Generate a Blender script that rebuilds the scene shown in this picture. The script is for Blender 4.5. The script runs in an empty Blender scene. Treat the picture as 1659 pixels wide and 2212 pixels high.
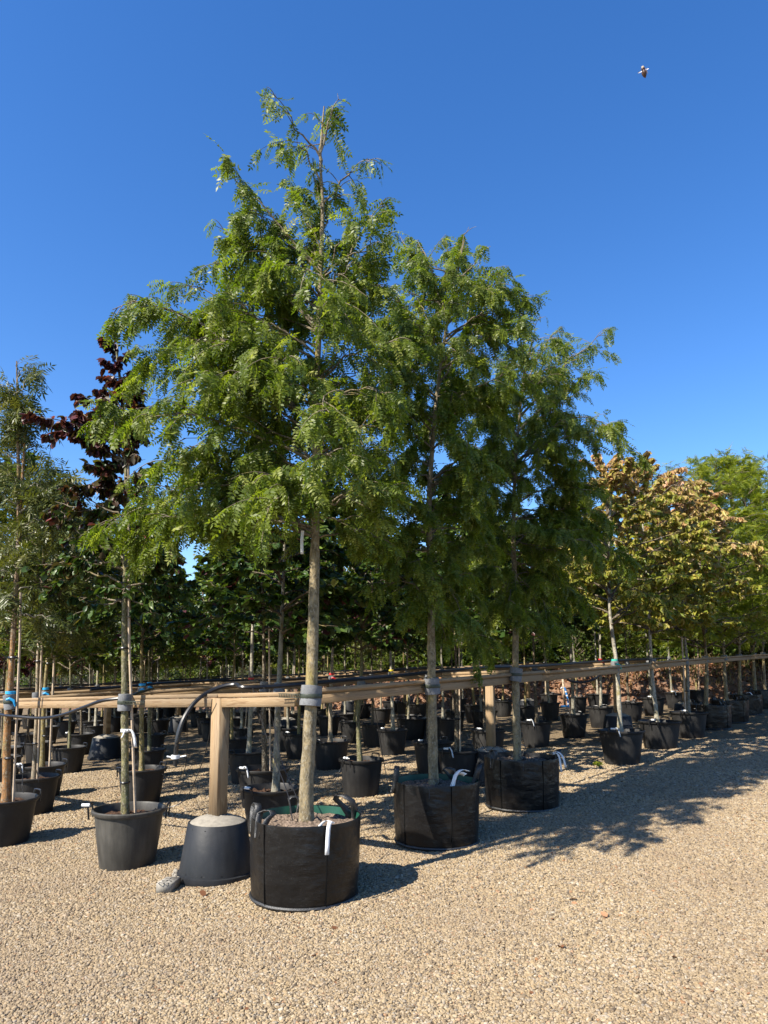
import bpy, math, random
import numpy as np

# ------------------------------------------------------------------ camera
SC = bpy.context.scene
COL = SC.collection
random.seed(7)
RNG = np.random.default_rng(7)
FPX, CX, CY, PITCH, CAMH, SLOPE = 1545.0, 829.5, 1264.0, math.radians(6.5), 1.4, 0.05
cam_data = bpy.data.cameras.new('camera')
cam = bpy.data.objects.new('camera', cam_data)
COL.objects.link(cam)
cam.location = (0, 0, CAMH)
cam.rotation_euler = (math.radians(90) + PITCH, 0, 0)
cam_data.sensor_fit = 'VERTICAL'
cam_data.sensor_height = 36.0
cam_data.lens = 36.0 * FPX / 2212.0
cam_data.shift_y = (CY - 1106.0) / 2212.0
cam_data.clip_start = 0.05
cam_data.clip_end = 2000
SC.camera = cam

# ------------------------------------------------------------------ light
AZ, EL = math.radians(37), math.radians(43)         # shadows travel towards +x, +y
to_sun = np.array([-math.cos(AZ) * math.cos(EL), -math.sin(AZ) * math.cos(EL), math.sin(EL)])
W = bpy.data.worlds.new('World')
SC.world = W
W.use_nodes = True
wn = W.node_tree
bg = wn.nodes['Background']
sky = wn.nodes.new('ShaderNodeTexSky')
sky.sky_type = 'NISHITA'
sky.sun_disc = False
sky.sun_elevation = EL
sky.sun_rotation = math.atan2(to_sun[0], to_sun[1])
sky.altitude = 200
sky.air_density = 1.0
sky.dust_density = 0.25
sky.ozone_density = 2.6
hsv = wn.nodes.new('ShaderNodeHueSaturation')
hsv.inputs['Saturation'].default_value = 1.30
hsv.inputs['Hue'].default_value = 0.509
wn.links.new(sky.outputs[0], hsv.inputs['Color'])
wn.links.new(hsv.outputs[0], bg.inputs[0])
bg.inputs[1].default_value = 0.11
sun_data = bpy.data.lights.new('sun', 'SUN')
sun_data.energy = 5.0
sun_data.angle = math.radians(0.53)
sun_data.color = (1.0, 0.93, 0.81)
sun = bpy.data.objects.new('sun', sun_data)
COL.objects.link(sun)
from mathutils import Vector, Matrix
sun.rotation_euler = Vector(to_sun).to_track_quat('Z', 'Y').to_euler()
sun.location = (-20, -20, 30)
SC.view_settings.view_transform = 'Standard'
SC.view_settings.look = 'None'
SC.view_settings.exposure = 1.15
SC.view_settings.gamma = 1.0
SC.view_settings.use_curve_mapping = False

# ------------------------------------------------------------------ helpers
def gz(x, y=0):
    """height of the gently tilted yard"""
    return SLOPE * 18.0 * np.tanh(np.asarray(x, float) / 18.0)

def ray(px, py):
    u = (px - CX) / FPX
    v = -(py - CY) / FPX
    return np.array([u, math.cos(PITCH) - v * math.sin(PITCH), math.sin(PITCH) + v * math.cos(PITCH)])

def ground(px, py):
    d = ray(px, py)
    t = CAMH / max(1e-4, (SLOPE * d[0] - d[2]))
    for _ in range(6):
        p = d * t
        t = (CAMH - float(gz(p[0]))) / max(1e-4, -d[2]) if -d[2] > 1e-4 else t
        t = 0.5 * t + 0.5 * CAMH / max(1e-4, (float(gz(p[0])) / max(t, 1e-6) - d[2]))
    p = d * t
    return np.array([p[0], p[1], float(gz(p[0]))])

def at(px, py, Y):
    d = ray(px, py)
    p = d * (Y / d[1])
    return np.array([p[0], p[1], p[2] + CAMH])

def tag(o, label=None, cat=None, group=None, kind=None):
    if label: o['label'] = label
    if cat: o['category'] = cat
    if group: o['group'] = group
    if kind: o['kind'] = kind
    return o

def empty(name, loc, rz=0.0):
    o = bpy.data.objects.new(name, None)
    o.empty_display_size = 0.1
    COL.objects.link(o)
    o.location = tuple(float(v) for v in loc)
    o.rotation_euler = (0, 0, rz)
    return o

def mesh_np(name, V, F, mat=None, attrs=None, smooth=False):
    """F: int array (n,k) with the same k, or list of such arrays"""
    me = bpy.data.meshes.new(name)
    V = np.ascontiguousarray(V, dtype=np.float32)
    Fs = F if isinstance(F, list) else [F]
    Fs = [np.asarray(f, dtype=np.int32) for f in Fs if len(f)]
    me.vertices.add(len(V))
    me.vertices.foreach_set('co', V.ravel())
    loops = np.concatenate([f.ravel() for f in Fs])
    starts, s = [], 0
    for f in Fs:
        starts.append(s + np.arange(len(f)) * f.shape[1])
        s += f.size
    starts = np.concatenate(starts).astype(np.int32)
    me.loops.add(len(loops))
    me.loops.foreach_set('vertex_index', loops)
    me.polygons.add(len(starts))
    me.polygons.foreach_set('loop_start', starts)
    if smooth:
        me.polygons.foreach_set('use_smooth', np.ones(len(starts), dtype=bool))
    me.update(calc_edges=True)
    for k, a in (attrs or {}).items():
        at_ = me.attributes.new(k, 'FLOAT', 'POINT')
        at_.data.foreach_set('value', np.ascontiguousarray(a, dtype=np.float32))
    if mat: me.materials.append(mat)
    return me

def obj(name, me, parent=None, loc=None, color=None):
    o = bpy.data.objects.new(name, me)
    COL.objects.link(o)
    if parent: o.parent = parent
    if loc is not None: o.location = tuple(float(v) for v in loc)
    if color: o.color = color
    return o

class MB:
    """collects simple solids into one mesh"""
    def __init__(s): s.V, s.F3, s.F4, s.n = [], [], [], 0
    def add(s, V, F4=None, F3=None):
        V = np.asarray(V, float)
        if F4 is not None and len(F4): s.F4.append(np.asarray(F4) + s.n)
        if F3 is not None and len(F3): s.F3.append(np.asarray(F3) + s.n)
        s.V.append(V); s.n += len(V)
        return s
    def box(s, c, size, R=None, bevel=0.0):
        h = np.array(size) / 2
        if bevel <= 0:
            v = np.array([[x, y, z] for x in (-1, 1) for y in (-1, 1) for z in (-1, 1)], float) * h
            f = [[0, 1, 3, 2], [4, 6, 7, 5], [0, 4, 5, 1], [2, 3, 7, 6], [0, 2, 6, 4], [1, 5, 7, 3]]
            if R is not None: v = v @ np.array(R).T
            return s.add(v + np.array(c), f)
        # chamfered box: octagonal section along x
        b = bevel
        sec = [(-h[1] + b, -h[2]), (h[1] - b, -h[2]), (h[1], -h[2] + b), (h[1], h[2] - b), (h[1] - b, h[2]), (-h[1] + b, h[2]), (-h[1], h[2] - b), (-h[1], -h[2] + b)]
        v = np.array([[x, y, z] for x in (-h[0], h[0]) for y, z in sec], float)
        if R is not None: v = v @ np.array(R).T
        f = [[i, (i + 1) % 8, 8 + (i + 1) % 8, 8 + i] for i in range(8)]
        e = [[0, 7, 6, 1], [1, 6, 5, 2], [2, 5, 4, 3], [8, 9, 14, 15], [9, 10, 13, 14], [10, 11, 12, 13]]
        return s.add(v + np.array(c), f + e)
    def bar(s, a, b, w, h, up=(0, 0, 1), bevel=0.0, roll=0.0):
        a, b = np.array(a, float), np.array(b, float)
        x = b - a; L = np.linalg.norm(x); x /= L
        y = np.cross(up, x); y /= np.linalg.norm(y); z = np.cross(x, y)
        if roll:
            y, z = y * math.cos(roll) + z * math.sin(roll), z * math.cos(roll) - y * math.sin(roll)
        return s.box((a + b) / 2, (L, w, h), np.stack([x, y, z], 1), bevel)
    def lathe(s, prof, n=28, c=(0, 0, 0), wob=None):
        a = np.arange(n) * 2 * math.pi / n
        rows = []
        for i, (r, z) in enumerate(prof):
            rr = r * (1 + (wob(a, z) if wob else 0))
            rows.append(np.stack([rr * np.cos(a), rr * np.sin(a), np.full(n, z)], 1))
        V = np.concatenate(rows) + np.array(c)
        m = len(prof)
        i, j = np.meshgrid(np.arange(m - 1), np.arange(n), indexing='ij')
        F = np.stack([i * n + j, i * n + (j + 1) % n, (i + 1) * n + (j + 1) % n, (i + 1) * n + j], -1).reshape(-1, 4)
        return s.add(V, F)
    def tube(s, pts, r, n=6, cap=True):
        V, F = tubes(np.array(pts, float)[None], np.broadcast_to(np.asarray(r, float), (1, len(pts))), n)
        s.add(V, F)
        if cap:
            m = len(pts)
            for base in (0, (m - 1) * n):
                c = V[base:base + n].mean(0)
                s.add(np.vstack([V[base:base + n], c]), None, [[k, (k + 1) % n, n] for k in range(n)])
        return s
    def mesh(s, name, mat, smooth=False):
        V = np.concatenate(s.V)
        Fs = []
        if s.F4: Fs.append(np.concatenate(s.F4))
        if s.F3: Fs.append(np.concatenate(s.F3))
        me = mesh_np(name, V, Fs, mat, smooth=smooth)
        if smooth:
            try: me.set_sharp_from_angle(angle=math.radians(40))
            except Exception: pass
        return me
    def build(s, name, mat, parent=None, smooth=False, loc=None):
        return obj(name, s.mesh(name, mat, smooth), parent, loc)

def tubes(P, R, n=5):
    """P (k,m,3) polylines, R (k,m) radii -> one vertex/face array"""
    k, m, _ = P.shape
    T = np.gradient(P, axis=1) if m > 2 else np.repeat(P[:, 1:] - P[:, :1], 2, 1)
    T = T / (np.linalg.norm(T, axis=2, keepdims=True) + 1e-9)
    ref = np.where(np.abs(T[..., 2:3]) > 0.92, np.array([1.0, 0, 0]), np.array([0, 0, 1.0]))
    ref = np.where(np.abs(T[:, :1, 2:3]) > 0.8, np.array([1.0, 0.13, 0]), np.array([0.05, 0, 1.0])) + 0 * ref
    U = np.cross(ref, T); U /= (np.linalg.norm(U, axis=2, keepdims=True) + 1e-9)
    Wv = np.cross(T, U)
    a = np.arange(n) * 2 * math.pi / n
    V = P[:, :, None] + R[:, :, None, None] * (U[:, :, None] * np.cos(a)[:, None] + Wv[:, :, None] * np.sin(a)[:, None])
    V = V.reshape(-1, 3)
    K, I, J = np.meshgrid(np.arange(k), np.arange(m - 1), np.arange(n), indexing='ij')
    b = K * m * n
    F = np.stack([b + I * n + J, b + I * n + (J + 1) % n, b + (I + 1) * n + (J + 1) % n, b + (I + 1) * n + J], -1).reshape(-1, 4)
    return V, F

def bez(P0, P1, P2, m):
    t = np.linspace(0, 1, m)[None, :, None]
    return (1 - t) ** 2 * P0[:, None] + 2 * t * (1 - t) * P1[:, None] + t ** 2 * P2[:, None]

def smooth_path(pts, m):
    """Catmull-Rom through pts, m samples"""
    p = np.array(pts, float)
    if len(p) == 2: return p[0] + (p[1] - p[0]) * np.linspace(0, 1, m)[:, None]
    q = np.vstack([2 * p[0] - p[1], p, 2 * p[-1] - p[-2]])
    out = []
    for u in np.linspace(0, len(p) - 1 - 1e-6, m):
        i = int(u); t = u - i
        a, b, c, d = q[i], q[i + 1], q[i + 2], q[i + 3]
        out.append(0.5 * (2 * b + (c - a) * t + (2 * a - 5 * b + 4 * c - d) * t * t + (3 * b - a - 3 * c + d) * t ** 3))
    return np.array(out)

# ------------------------------------------------------------------ materials
def newmat(name):
    m = bpy.data.materials.new(name)
    m.use_nodes = True
    nt = m.node_tree
    return m, nt, nt.nodes['Principled BSDF']

def nd(nt, typ, **kw):
    n = nt.nodes.new('ShaderNode' + typ)
    for k, v in kw.items():
        if k in n.inputs: n.inputs[k].default_value = v
        else: setattr(n, k, v)
    return n

def ramp(nt, fac, stops, interp='LINEAR'):
    r = nt.nodes.new('ShaderNodeValToRGB')
    r.color_ramp.interpolation = interp
    e = r.color_ramp.elements
    while len(e) < len(stops): e.new(0.5)
    for q, (p, c) in zip(e, stops):
        q.position = p
        q.color = (c[0], c[1], c[2], 1)
    nt.links.new(fac, r.inputs[0])
    return r

def mix(nt, fac, a, b, mode='MIX'):
    m = nt.nodes.new('ShaderNodeMix')
    m.data_type = 'RGBA'; m.blend_type = mode
    for s, v in ((m.inputs[0], fac), (m.inputs[6], a), (m.inputs[7], b)):
        if hasattr(v, 'is_linked'): nt.links.new(v, s)
        elif isinstance(v, (int, float)): s.default_value = v
        else: s.default_value = (v[0], v[1], v[2], 1)
    return m.outputs[2]

def bump(nt, bsdf, h, strength=0.3, dist=0.01):
    b = nd(nt, 'Bump', Strength=strength, Distance=dist)
    nt.links.new(h, b.inputs['Height'])
    nt.links.new(b.outputs[0], bsdf.inputs['Normal'])

def objcoord(nt, scale=(1, 1, 1)):
    tc = nd(nt, 'TexCoord')
    mp = nd(nt, 'Mapping')
    mp.inputs['Scale'].default_value = scale
    nt.links.new(tc.outputs['Object'], mp.inputs[0])
    return mp.outputs[0]

def noise(nt, vec, scale, detail=4, rough=0.55):
    n = nd(nt, 'TexNoise', Scale=scale, Detail=detail, Roughness=rough)
    nt.links.new(vec, n.inputs['Vector'])
    return n.outputs['Fac']

def simple(name, col, rough=0.6, spec=0.4, var=0.25, nscale=20, bstr=0.15, bscale=60, metal=0):
    m, nt, b = newmat(name)
    v = objcoord(nt)
    n = noise(nt, v, nscale)
    c = [np.clip(np.array(col) * f, 0, 1) for f in (1 - var, 1 + var)]
    r = ramp(nt, n, [(0.3, c[0]), (0.7, c[1])])
    nt.links.new(r.outputs[0], b.inputs['Base Color'])
    b.inputs['Roughness'].default_value = rough
    b.inputs['Specular IOR Level'].default_value = spec
    b.inputs['Metallic'].default_value = metal
    if bstr: bump(nt, b, noise(nt, v, bscale), bstr, 0.005)
    return m

def leafmat(name, stops, alt=None, trans=0.32, tcol=(1.25, 1.3, 0.5), rough=0.45, spec=0.38):
    m, nt, b = newmat(name)
    t = nd(nt, 'Attribute', attribute_name='tint')
    c = ramp(nt, t.outputs['Fac'], stops).outputs[0]
    if alt:
        z = nd(nt, 'Attribute', attribute_name='zone')
        c = mix(nt, z.outputs['Fac'], c, ramp(nt, t.outputs['Fac'], alt).outputs[0])
    nt.links.new(c, b.inputs['Base Color'])
    b.inputs['Roughness'].default_value = rough
    b.inputs['Specular IOR Level'].default_value = spec
    tr = nd(nt, 'BsdfTranslucent')
    nt.links.new(mix(nt, 1.0, c, tcol, 'MULTIPLY'), tr.inputs['Color'])
    ms = nd(nt, 'MixShader')
    ms.inputs[0].default_value = trans
    nt.links.new(b.outputs[0], ms.inputs[1])
    nt.links.new(tr.outputs[0], ms.inputs[2])
    nt.links.new(ms.outputs[0], nt.nodes['Material Output'].inputs['Surface'])
    return m

def bark_mat():
    m, nt, b = newmat('bark')
    oi = nd(nt, 'ObjectInfo')
    v = objcoord(nt, (1, 1, 0.55))
    vr = nd(nt, 'VectorMath', operation='ADD')
    nt.links.new(v, vr.inputs[0])
    sc = nd(nt, 'VectorMath', operation='SCALE'); sc.inputs['Scale'].default_value = 37.0
    cb = nd(nt, 'CombineXYZ')
    for i in range(3): nt.links.new(oi.outputs['Random'], cb.inputs[i])
    nt.links.new(cb.outputs[0], sc.inputs[0]); nt.links.new(sc.outputs[0], vr.inputs[1])
    v = vr.outputs[0]
    n1 = noise(nt, v, 24, 6, 0.65)
    n2 = noise(nt, v, 90, 4, 0.6)
    c = mix(nt, 1.0, oi.outputs['Color'], ramp(nt, n1, [(0.30, (0.32, 0.31, 0.29)), (0.5, (0.85, 0.85, 0.83)), (0.70, (1.5, 1.46, 1.38))]).outputs[0], 'MULTIPLY')
    vb = nd(nt, 'Mapping'); vb.inputs['Scale'].default_value = (1, 1, 2.6)
    nt.links.new(v, vb.inputs[0])
    c = mix(nt, ramp(nt, noise(nt, vb.outputs[0], 16, 5, 0.7), [(0.52, (0, 0, 0)), (0.62, (0.6,) * 3)]).outputs[0], c, (0.07, 0.055, 0.035))
    c = mix(nt, ramp(nt, n2, [(0.52, (0, 0, 0)), (0.62, (0.9, 0.9, 0.9))]).outputs[0], c, (0.25, 0.22, 0.16))
    lich = ramp(nt, noise(nt, v, 7, 5, 0.7), [(0.56, (0, 0, 0)), (0.68, (0.7, 0.7, 0.7))]).outputs[0]
    c = mix(nt, lich, c, (0.28, 0.22, 0.06))
    nt.links.new(c, b.inputs['Base Color'])
    b.inputs['Roughness'].default_value = 0.85
    b.inputs['Specular IOR Level'].default_value = 0.25
    h = nd(nt, 'Math', operation='ADD')
    nt.links.new(n1, h.inputs[0]); nt.links.new(n2, h.inputs[1])
    bump(nt, b, h.outputs[0], 0.7, 0.008)
    return m

def plastic_mat(name='pot_plastic', col=(0.008, 0.008, 0.009), dust=(0.050, 0.047, 0.043)):
    m, nt, b = newmat(name)
    oi = nd(nt, 'ObjectInfo')
    v = objcoord(nt)
    vr = nd(nt, 'VectorMath', operation='ADD')
    cb = nd(nt, 'CombineXYZ')
    mul = nd(nt, 'Math', operation='MULTIPLY'); mul.inputs[1].default_value = 19
    nt.links.new(oi.outputs['Random'], mul.inputs[0])
    for i in range(3): nt.links.new(mul.outputs[0], cb.inputs[i])
    nt.links.new(v, vr.inputs[0]); nt.links.new(cb.outputs[0], vr.inputs[1])
    v = vr.outputs[0]
    big = noise(nt, v, 3.0, 5, 0.6)
    speck = noise(nt, v, 160, 3, 0.7)
    streak_v = nd(nt, 'Mapping'); streak_v.inputs['Scale'].default_value = (1, 1, 0.12)
    nt.links.new(v, streak_v.inputs[0])
    streak = noise(nt, streak_v.outputs[0], 22, 4, 0.6)
    f = nd(nt, 'Math', operation='MULTIPLY')
    nt.links.new(ramp(nt, big, [(0.35, (0.15,) * 3), (0.7, (0.75,) * 3)]).outputs[0], f.inputs[0])
    nt.links.new(ramp(nt, streak, [(0.3, (0.35,) * 3), (0.7, (1,) * 3)]).outputs[0], f.inputs[1])
    c = mix(nt, f.outputs[0], col, dust)
    c = mix(nt, ramp(nt, speck, [(0.66, (0, 0, 0)), (0.74, (0.5,) * 3)]).outputs[0], c, (0.17, 0.16, 0.145))
    nt.links.new(c, b.inputs['Base Color'])
    nt.links.new(ramp(nt, big, [(0.3, (0.42,) * 3), (0.7, (0.65,) * 3)]).outputs[0], b.inputs['Roughness'])
    b.inputs['Specular IOR Level'].default_value = 0.28
    bump(nt, b, noise(nt, v, 9, 3), 0.12, 0.02)
    return m

def fabric_mat():
    m, nt, b = newmat('bag_fabric')
    v = objcoord(nt)
    vs = objcoord(nt, (2.6, 2.6, 8))
    cr = noise(nt, vs, 1.6, 5, 0.6)
    big = noise(nt, v, 4, 4)
    speck = noise(nt, v, 210, 2, 0.7)
    c = ramp(nt, big, [(0.3, (0.005, 0.0045, 0.0045)), (0.7, (0.010, 0.009, 0.0085))]).outputs[0]
    c = mix(nt, ramp(nt, speck, [(0.70, (0, 0, 0)), (0.76, (0.6,) * 3)]).outputs[0], c, (0.3, 0.28, 0.25))
    nt.links.new(c, b.inputs['Base Color'])
    b.inputs['Roughness'].default_value = 0.36
    b.inputs['Specular IOR Level'].default_value = 0.30
    mask = ramp(nt, noise(nt, v, 3.2, 3), [(0.38, (0.05,) * 3), (0.66, (1,) * 3)]).outputs[0]
    h = nd(nt, 'Math', operation='MULTIPLY')
    nt.links.new(mask, h.inputs[0]); nt.links.new(cr, h.inputs[1])
    h2 = nd(nt, 'Math', operation='MULTIPLY_ADD'); h2.inputs[1].default_value = 0.8
    nt.links.new(noise(nt, v, 5, 3), h2.inputs[0]); nt.links.new(h.outputs[0], h2.inputs[2])
    bump(nt, b, h2.outputs[0], 0.42, 0.04)
    return m

def timber_mat():
    m, nt, b = newmat('sawn_timber')
    oi = nd(nt, 'ObjectInfo')
    tc = nd(nt, 'TexCoord')
    a = nd(nt, 'Attribute', attribute_name='grain')   # along the board
    mp = nd(nt, 'Mapping')
    nt.links.new(tc.outputs['UV'], mp.inputs[0])
    mp.inputs['Scale'].default_value = (1.0, 34, 34)
    off = nd(nt, 'CombineXYZ')
    mu = nd(nt, 'Math', operation='MULTIPLY'); mu.inputs[1].default_value = 50
    nt.links.new(oi.outputs['Random'], mu.inputs[0]); nt.links.new(mu.outputs[0], off.inputs[0]); nt.links.new(mu.outputs[0], off.inputs[1])
    nt.links.new(off.outputs[0], mp.inputs['Location'])
    n = noise(nt, mp.outputs[0], 1.0, 4, 0.6)
    wv = nd(nt, 'Math', operation='MULTIPLY'); wv.inputs[1].default_value = 26
    nt.links.new(n, wv.inputs[0])
    sn = nd(nt, 'Math', operation='SINE'); nt.links.new(wv.outputs[0], sn.inputs[0])
    c = ramp(nt, sn.outputs[0], [(0.0, (0.29, 0.195, 0.105)), (0.6, (0.35, 0.25, 0.145)), (1.0, (0.19, 0.112, 0.052))]).outputs[0]
    big = noise(nt, mp.outputs[0], 0.25, 3)
    c = mix(nt, ramp(nt, big, [(0.4, (0, 0, 0)), (0.7, (0.5,) * 3)]).outputs[0], c, (0.22, 0.175, 0.125))
    nt.links.new(c, b.inputs['Base Color'])
    b.inputs['Roughness'].default_value = 0.7
    b.inputs['Specular IOR Level'].default_value = 0.25
    bump(nt, b, sn.outputs[0], 0.12, 0.003)
    return m

M = {}
M['bark'] = bark_mat()
M['pot'] = plastic_mat()
M['tub'] = plastic_mat('upturned_tub_plastic', (0.010, 0.011, 0.013), (0.030, 0.032, 0.036))
M['bag'] = fabric_mat()
M['timber'] = timber_mat()
M['greenliner'] = simple('green_liner', (0.010, 0.065, 0.042), 0.45, 0.4, 0.25, 8, 0.4, 14)
M['webbing'] = simple('black_webbing', (0.02, 0.02, 0.02), 0.45, 0.6, 0.5, 130, 0.6, 200)
M['black'] = simple('black_rubber', (0.012, 0.012, 0.013), 0.35, 0.5, 0.3, 20, 0.05)
M['black_matt'] = simple('matt_black_thread', (0.004, 0.004, 0.004), 0.9, 0.1, 0.2, 20, 0.0)
M['foam'] = simple('grey_foam', (0.165, 0.168, 0.172), 0.9, 0.15, 0.15, 60, 0.6, 220)
M['strap'] = simple('olive_strap', (0.035, 0.042, 0.028), 0.5, 0.4, 0.2, 30, 0.1)
M['white'] = simple('white_label_plastic', (0.62, 0.63, 0.64), 0.4, 0.4, 0.06, 30, 0.05)
M['red'] = simple('red_tape', (0.55, 0.03, 0.03), 0.5, 0.4, 0.15)
M['blue'] = simple('blue_tape', (0.02, 0.30, 0.62), 0.5, 0.4, 0.15)
M['yellow'] = simple('yellow_tape', (0.72, 0.52, 0.04), 0.5, 0.4, 0.15)
M['teal'] = simple('teal_tape', (0.05, 0.38, 0.30), 0.5, 0.4, 0.15)
M['orange'] = simple('orange_card', (0.7, 0.14, 0.05), 0.6, 0.3, 0.15)
M['cane'] = simple('pale_stake_wood', (0.40, 0.31, 0.22), 0.75, 0.25, 0.3, 12, 0.3, 40)
M['concrete'] = simple('rough_concrete', (0.25, 0.225, 0.185), 0.95, 0.15, 0.16, 30, 0.35, 90)
M['block'] = simple('block_concrete', (0.27, 0.25, 0.215), 0.9, 0.2, 0.14, 40, 0.06, 150)
M['soil'] = simple('compost', (0.062, 0.036, 0.024), 0.98, 0.1, 0.7, 45, 1.0, 60)
M['gritsoil'] = simple('gritty_compost', (0.16, 0.12, 0.09), 0.98, 0.1, 0.8, 70, 1.0, 90)
M['paint'] = simple('black_paint', (0.012, 0.012, 0.014), 0.6, 0.3, 0.1, 40, 0.0)
M['bluepipe'] = simple('blue_pipe', (0.03, 0.20, 0.55), 0.4, 0.5, 0.2)

G_ = [(0.0, (0.046, 0.078, 0.010)), (0.35, (0.110, 0.152, 0.016)), (0.75, (0.180, 0.216, 0.026)), (1.0, (0.32, 0.335, 0.09))]
M['leaf_sophora'] = leafmat('leaf_sophora', G_, None, 0.48, (1.35, 1.45, 0.5))
M['leaf_fine'] = leafmat('leaf_fine', [(0.0, (0.075, 0.11, 0.010)), (0.5, (0.18, 0.225, 0.018)), (1.0, (0.33, 0.34, 0.04))], None, 0.48, (1.5, 1.45, .5))
PURP = [(0.0, (0.022, 0.009, 0.011)), (0.55, (0.062, 0.020, 0.022)), (0.85, (0.125, 0.036, 0.036)), (1.0, (0.26, 0.065, 0.06))]
M['leaf_ironwood'] = leafmat('leaf_ironwood', [(0.0, (0.015, 0.036, 0.008)), (0.5, (0.042, 0.085, 0.015)), (0.9, (0.095, 0.14, 0.022)), (1.0, (0.20, 0.21, 0.035))], PURP, 0.28, (1.3, 1.2, 0.5), 0.42, 0.35)
M['leaf_purple'] = leafmat('leaf_purple', PURP, None, 0.25, (1.5, 0.8, 0.7), 0.4)
M['leaf_olive'] = leafmat('leaf_olive', [(0.0, (0.035, 0.050, 0.010)), (0.5, (0.085, 0.105, 0.022)), (1.0, (0.20, 0.19, 0.055))], None, 0.32, (1.25, 1.2, 0.5), 0.4)
M['leaf_green'] = leafmat('leaf_green', [(0.0, (0.032, 0.060, 0.009)), (0.5, (0.088, 0.130, 0.018)), (1.0, (0.20, 0.22, 0.04))], None, 0.42)
M['leaf_plane'] = leafmat('leaf_plane', [(0.0, (0.09, 0.17, 0.02)), (0.5, (0.17, 0.26, 0.03)), (1.0, (0.34, 0.32, 0.04))], None, 0.5)
M['leaf_dogwood'] = leafmat('leaf_dogwood', [(0.0, (0.10, 0.15, 0.018)), (0.4, (0.26, 0.28, 0.034)), (0.75, (0.40, 0.35, 0.06)), (1.0, (0.50, 0.37, 0.15))],
                            [(0.0, (0.34, 0.19, 0.08)), (0.5, (0.50, 0.28, 0.15)), (1.0, (0.58, 0.36, 0.26))], 0.36, (1.2, 1.1, 0.6), 0.45)
M['leaf_hedge'] = leafmat('leaf_hedge', [(0.0, (0.022, 0.045, 0.008)), (0.5, (0.075, 0.12, 0.016)), (1.0, (0.19, 0.22, 0.035))], None, 0.38)
M['leaf_silver'] = leafmat('leaf_silver', [(0.0, (0.05, 0.065, 0.035)), (0.5, (0.12, 0.14, 0.085)), (1.0, (0.25, 0.27, 0.18))], None, 0.3, (1.1, 1.1, 0.8))
M['leaf_dead'] = leafmat('leaf_dead', [(0.0, (0.10, 0.045, 0.022)), (0.5, (0.24, 0.105, 0.05)), (1.0, (0.42, 0.24, 0.13))], None, 0.15, (1.1, 0.9, 0.6), 0.7, 0.2)
M['grass'] = leafmat('dry_grass', [(0.0, (0.12, 0.09, 0.035)), (0.5, (0.25, 0.19, 0.08)), (1.0, (0.14, 0.17, 0.045))], None, 0.3)

# ------------------------------------------------------------------ ground
def gravel_sheet():
    m, nt, b = newmat('gravel_ground')
    tc = nd(nt, 'TexCoord')
    v = tc.outputs['Object']
    vo = nd(nt, 'TexVoronoi', Scale=62.0); vo.feature = 'F1'
    nt.links.new(v, vo.inputs['Vector'])
    c = ramp(nt, nd_sep(nt, vo.outputs['Color']), PEBBLE).outputs[0]
    edge = ramp(nt, vo.outputs['Distance'], [(0.25, (0.9, 0.9, 0.9)), (0.75, (0.3, 0.26, 0.22))]).outputs[0]
    c = mix(nt, 0.85, c, edge, 'MULTIPLY')
    n = noise(nt, v, 0.8, 4)
    c = mix(nt, ramp(nt, n, [(0.4, (0, 0, 0)), (0.75, (0.35,) * 3)]).outputs[0], c, (0.145, 0.11, 0.075))
    nt.links.new(c, b.inputs['Base Color'])
    b.inputs['Roughness'].default_value = 0.9
    b.inputs['Specular IOR Level'].default_value = 0.2
    inv = nd(nt, 'Math', operation='SUBTRACT'); inv.inputs[0].default_value = 1.0
    nt.links.new(vo.outputs['Distance'], inv.inputs[1])
    bump(nt, b, inv.outputs[0], 0.9, 0.012)
    return m

def nd_sep(nt, col):
    s = nd(nt, 'SeparateColor')
    nt.links.new(col, s.inputs[0])
    return s.outputs[0]

PEBBLE = [(0.0, (0.100, 0.076, 0.051)), (0.10, (0.165, 0.121, 0.074)), (0.24, (0.258, 0.191, 0.111)), (0.42, (0.335, 0.256, 0.156)), (0.62, (0.285, 0.206, 0.110)),
          (0.78, (0.368, 0.294, 0.194)), (0.90, (0.200, 0.166, 0.124)), (0.96, (0.42, 0.360, 0.270)), (1.0, (0.25, 0.120, 0.048))]

def build_ground():
    xs = np.concatenate([np.linspace(-400, -30, 12), np.linspace(-26, 26, 66), np.linspace(30, 400, 12)])
    ys = np.concatenate([np.linspace(-60, -4, 8), np.linspace(-2, 40, 43), np.linspace(50, 600, 14)])
    X, Y = np.meshgrid(xs, ys, indexing='ij')
    V = np.stack([X, Y, gz(X)], -1).reshape(-1, 3)
    n = len(ys)
    I, J = np.meshgrid(np.arange(len(xs) - 1), np.arange(n - 1), indexing='ij')
    F = np.stack([I * n + J, (I + 1) * n + J, (I + 1) * n + J + 1, I * n + J + 1], -1).reshape(-1, 4)
    o = obj('ground', mesh_np('ground', V, F, gravel_sheet(), smooth=True))
    tag(o, 'pale gravel yard floor', None, None, 'structure')

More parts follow.
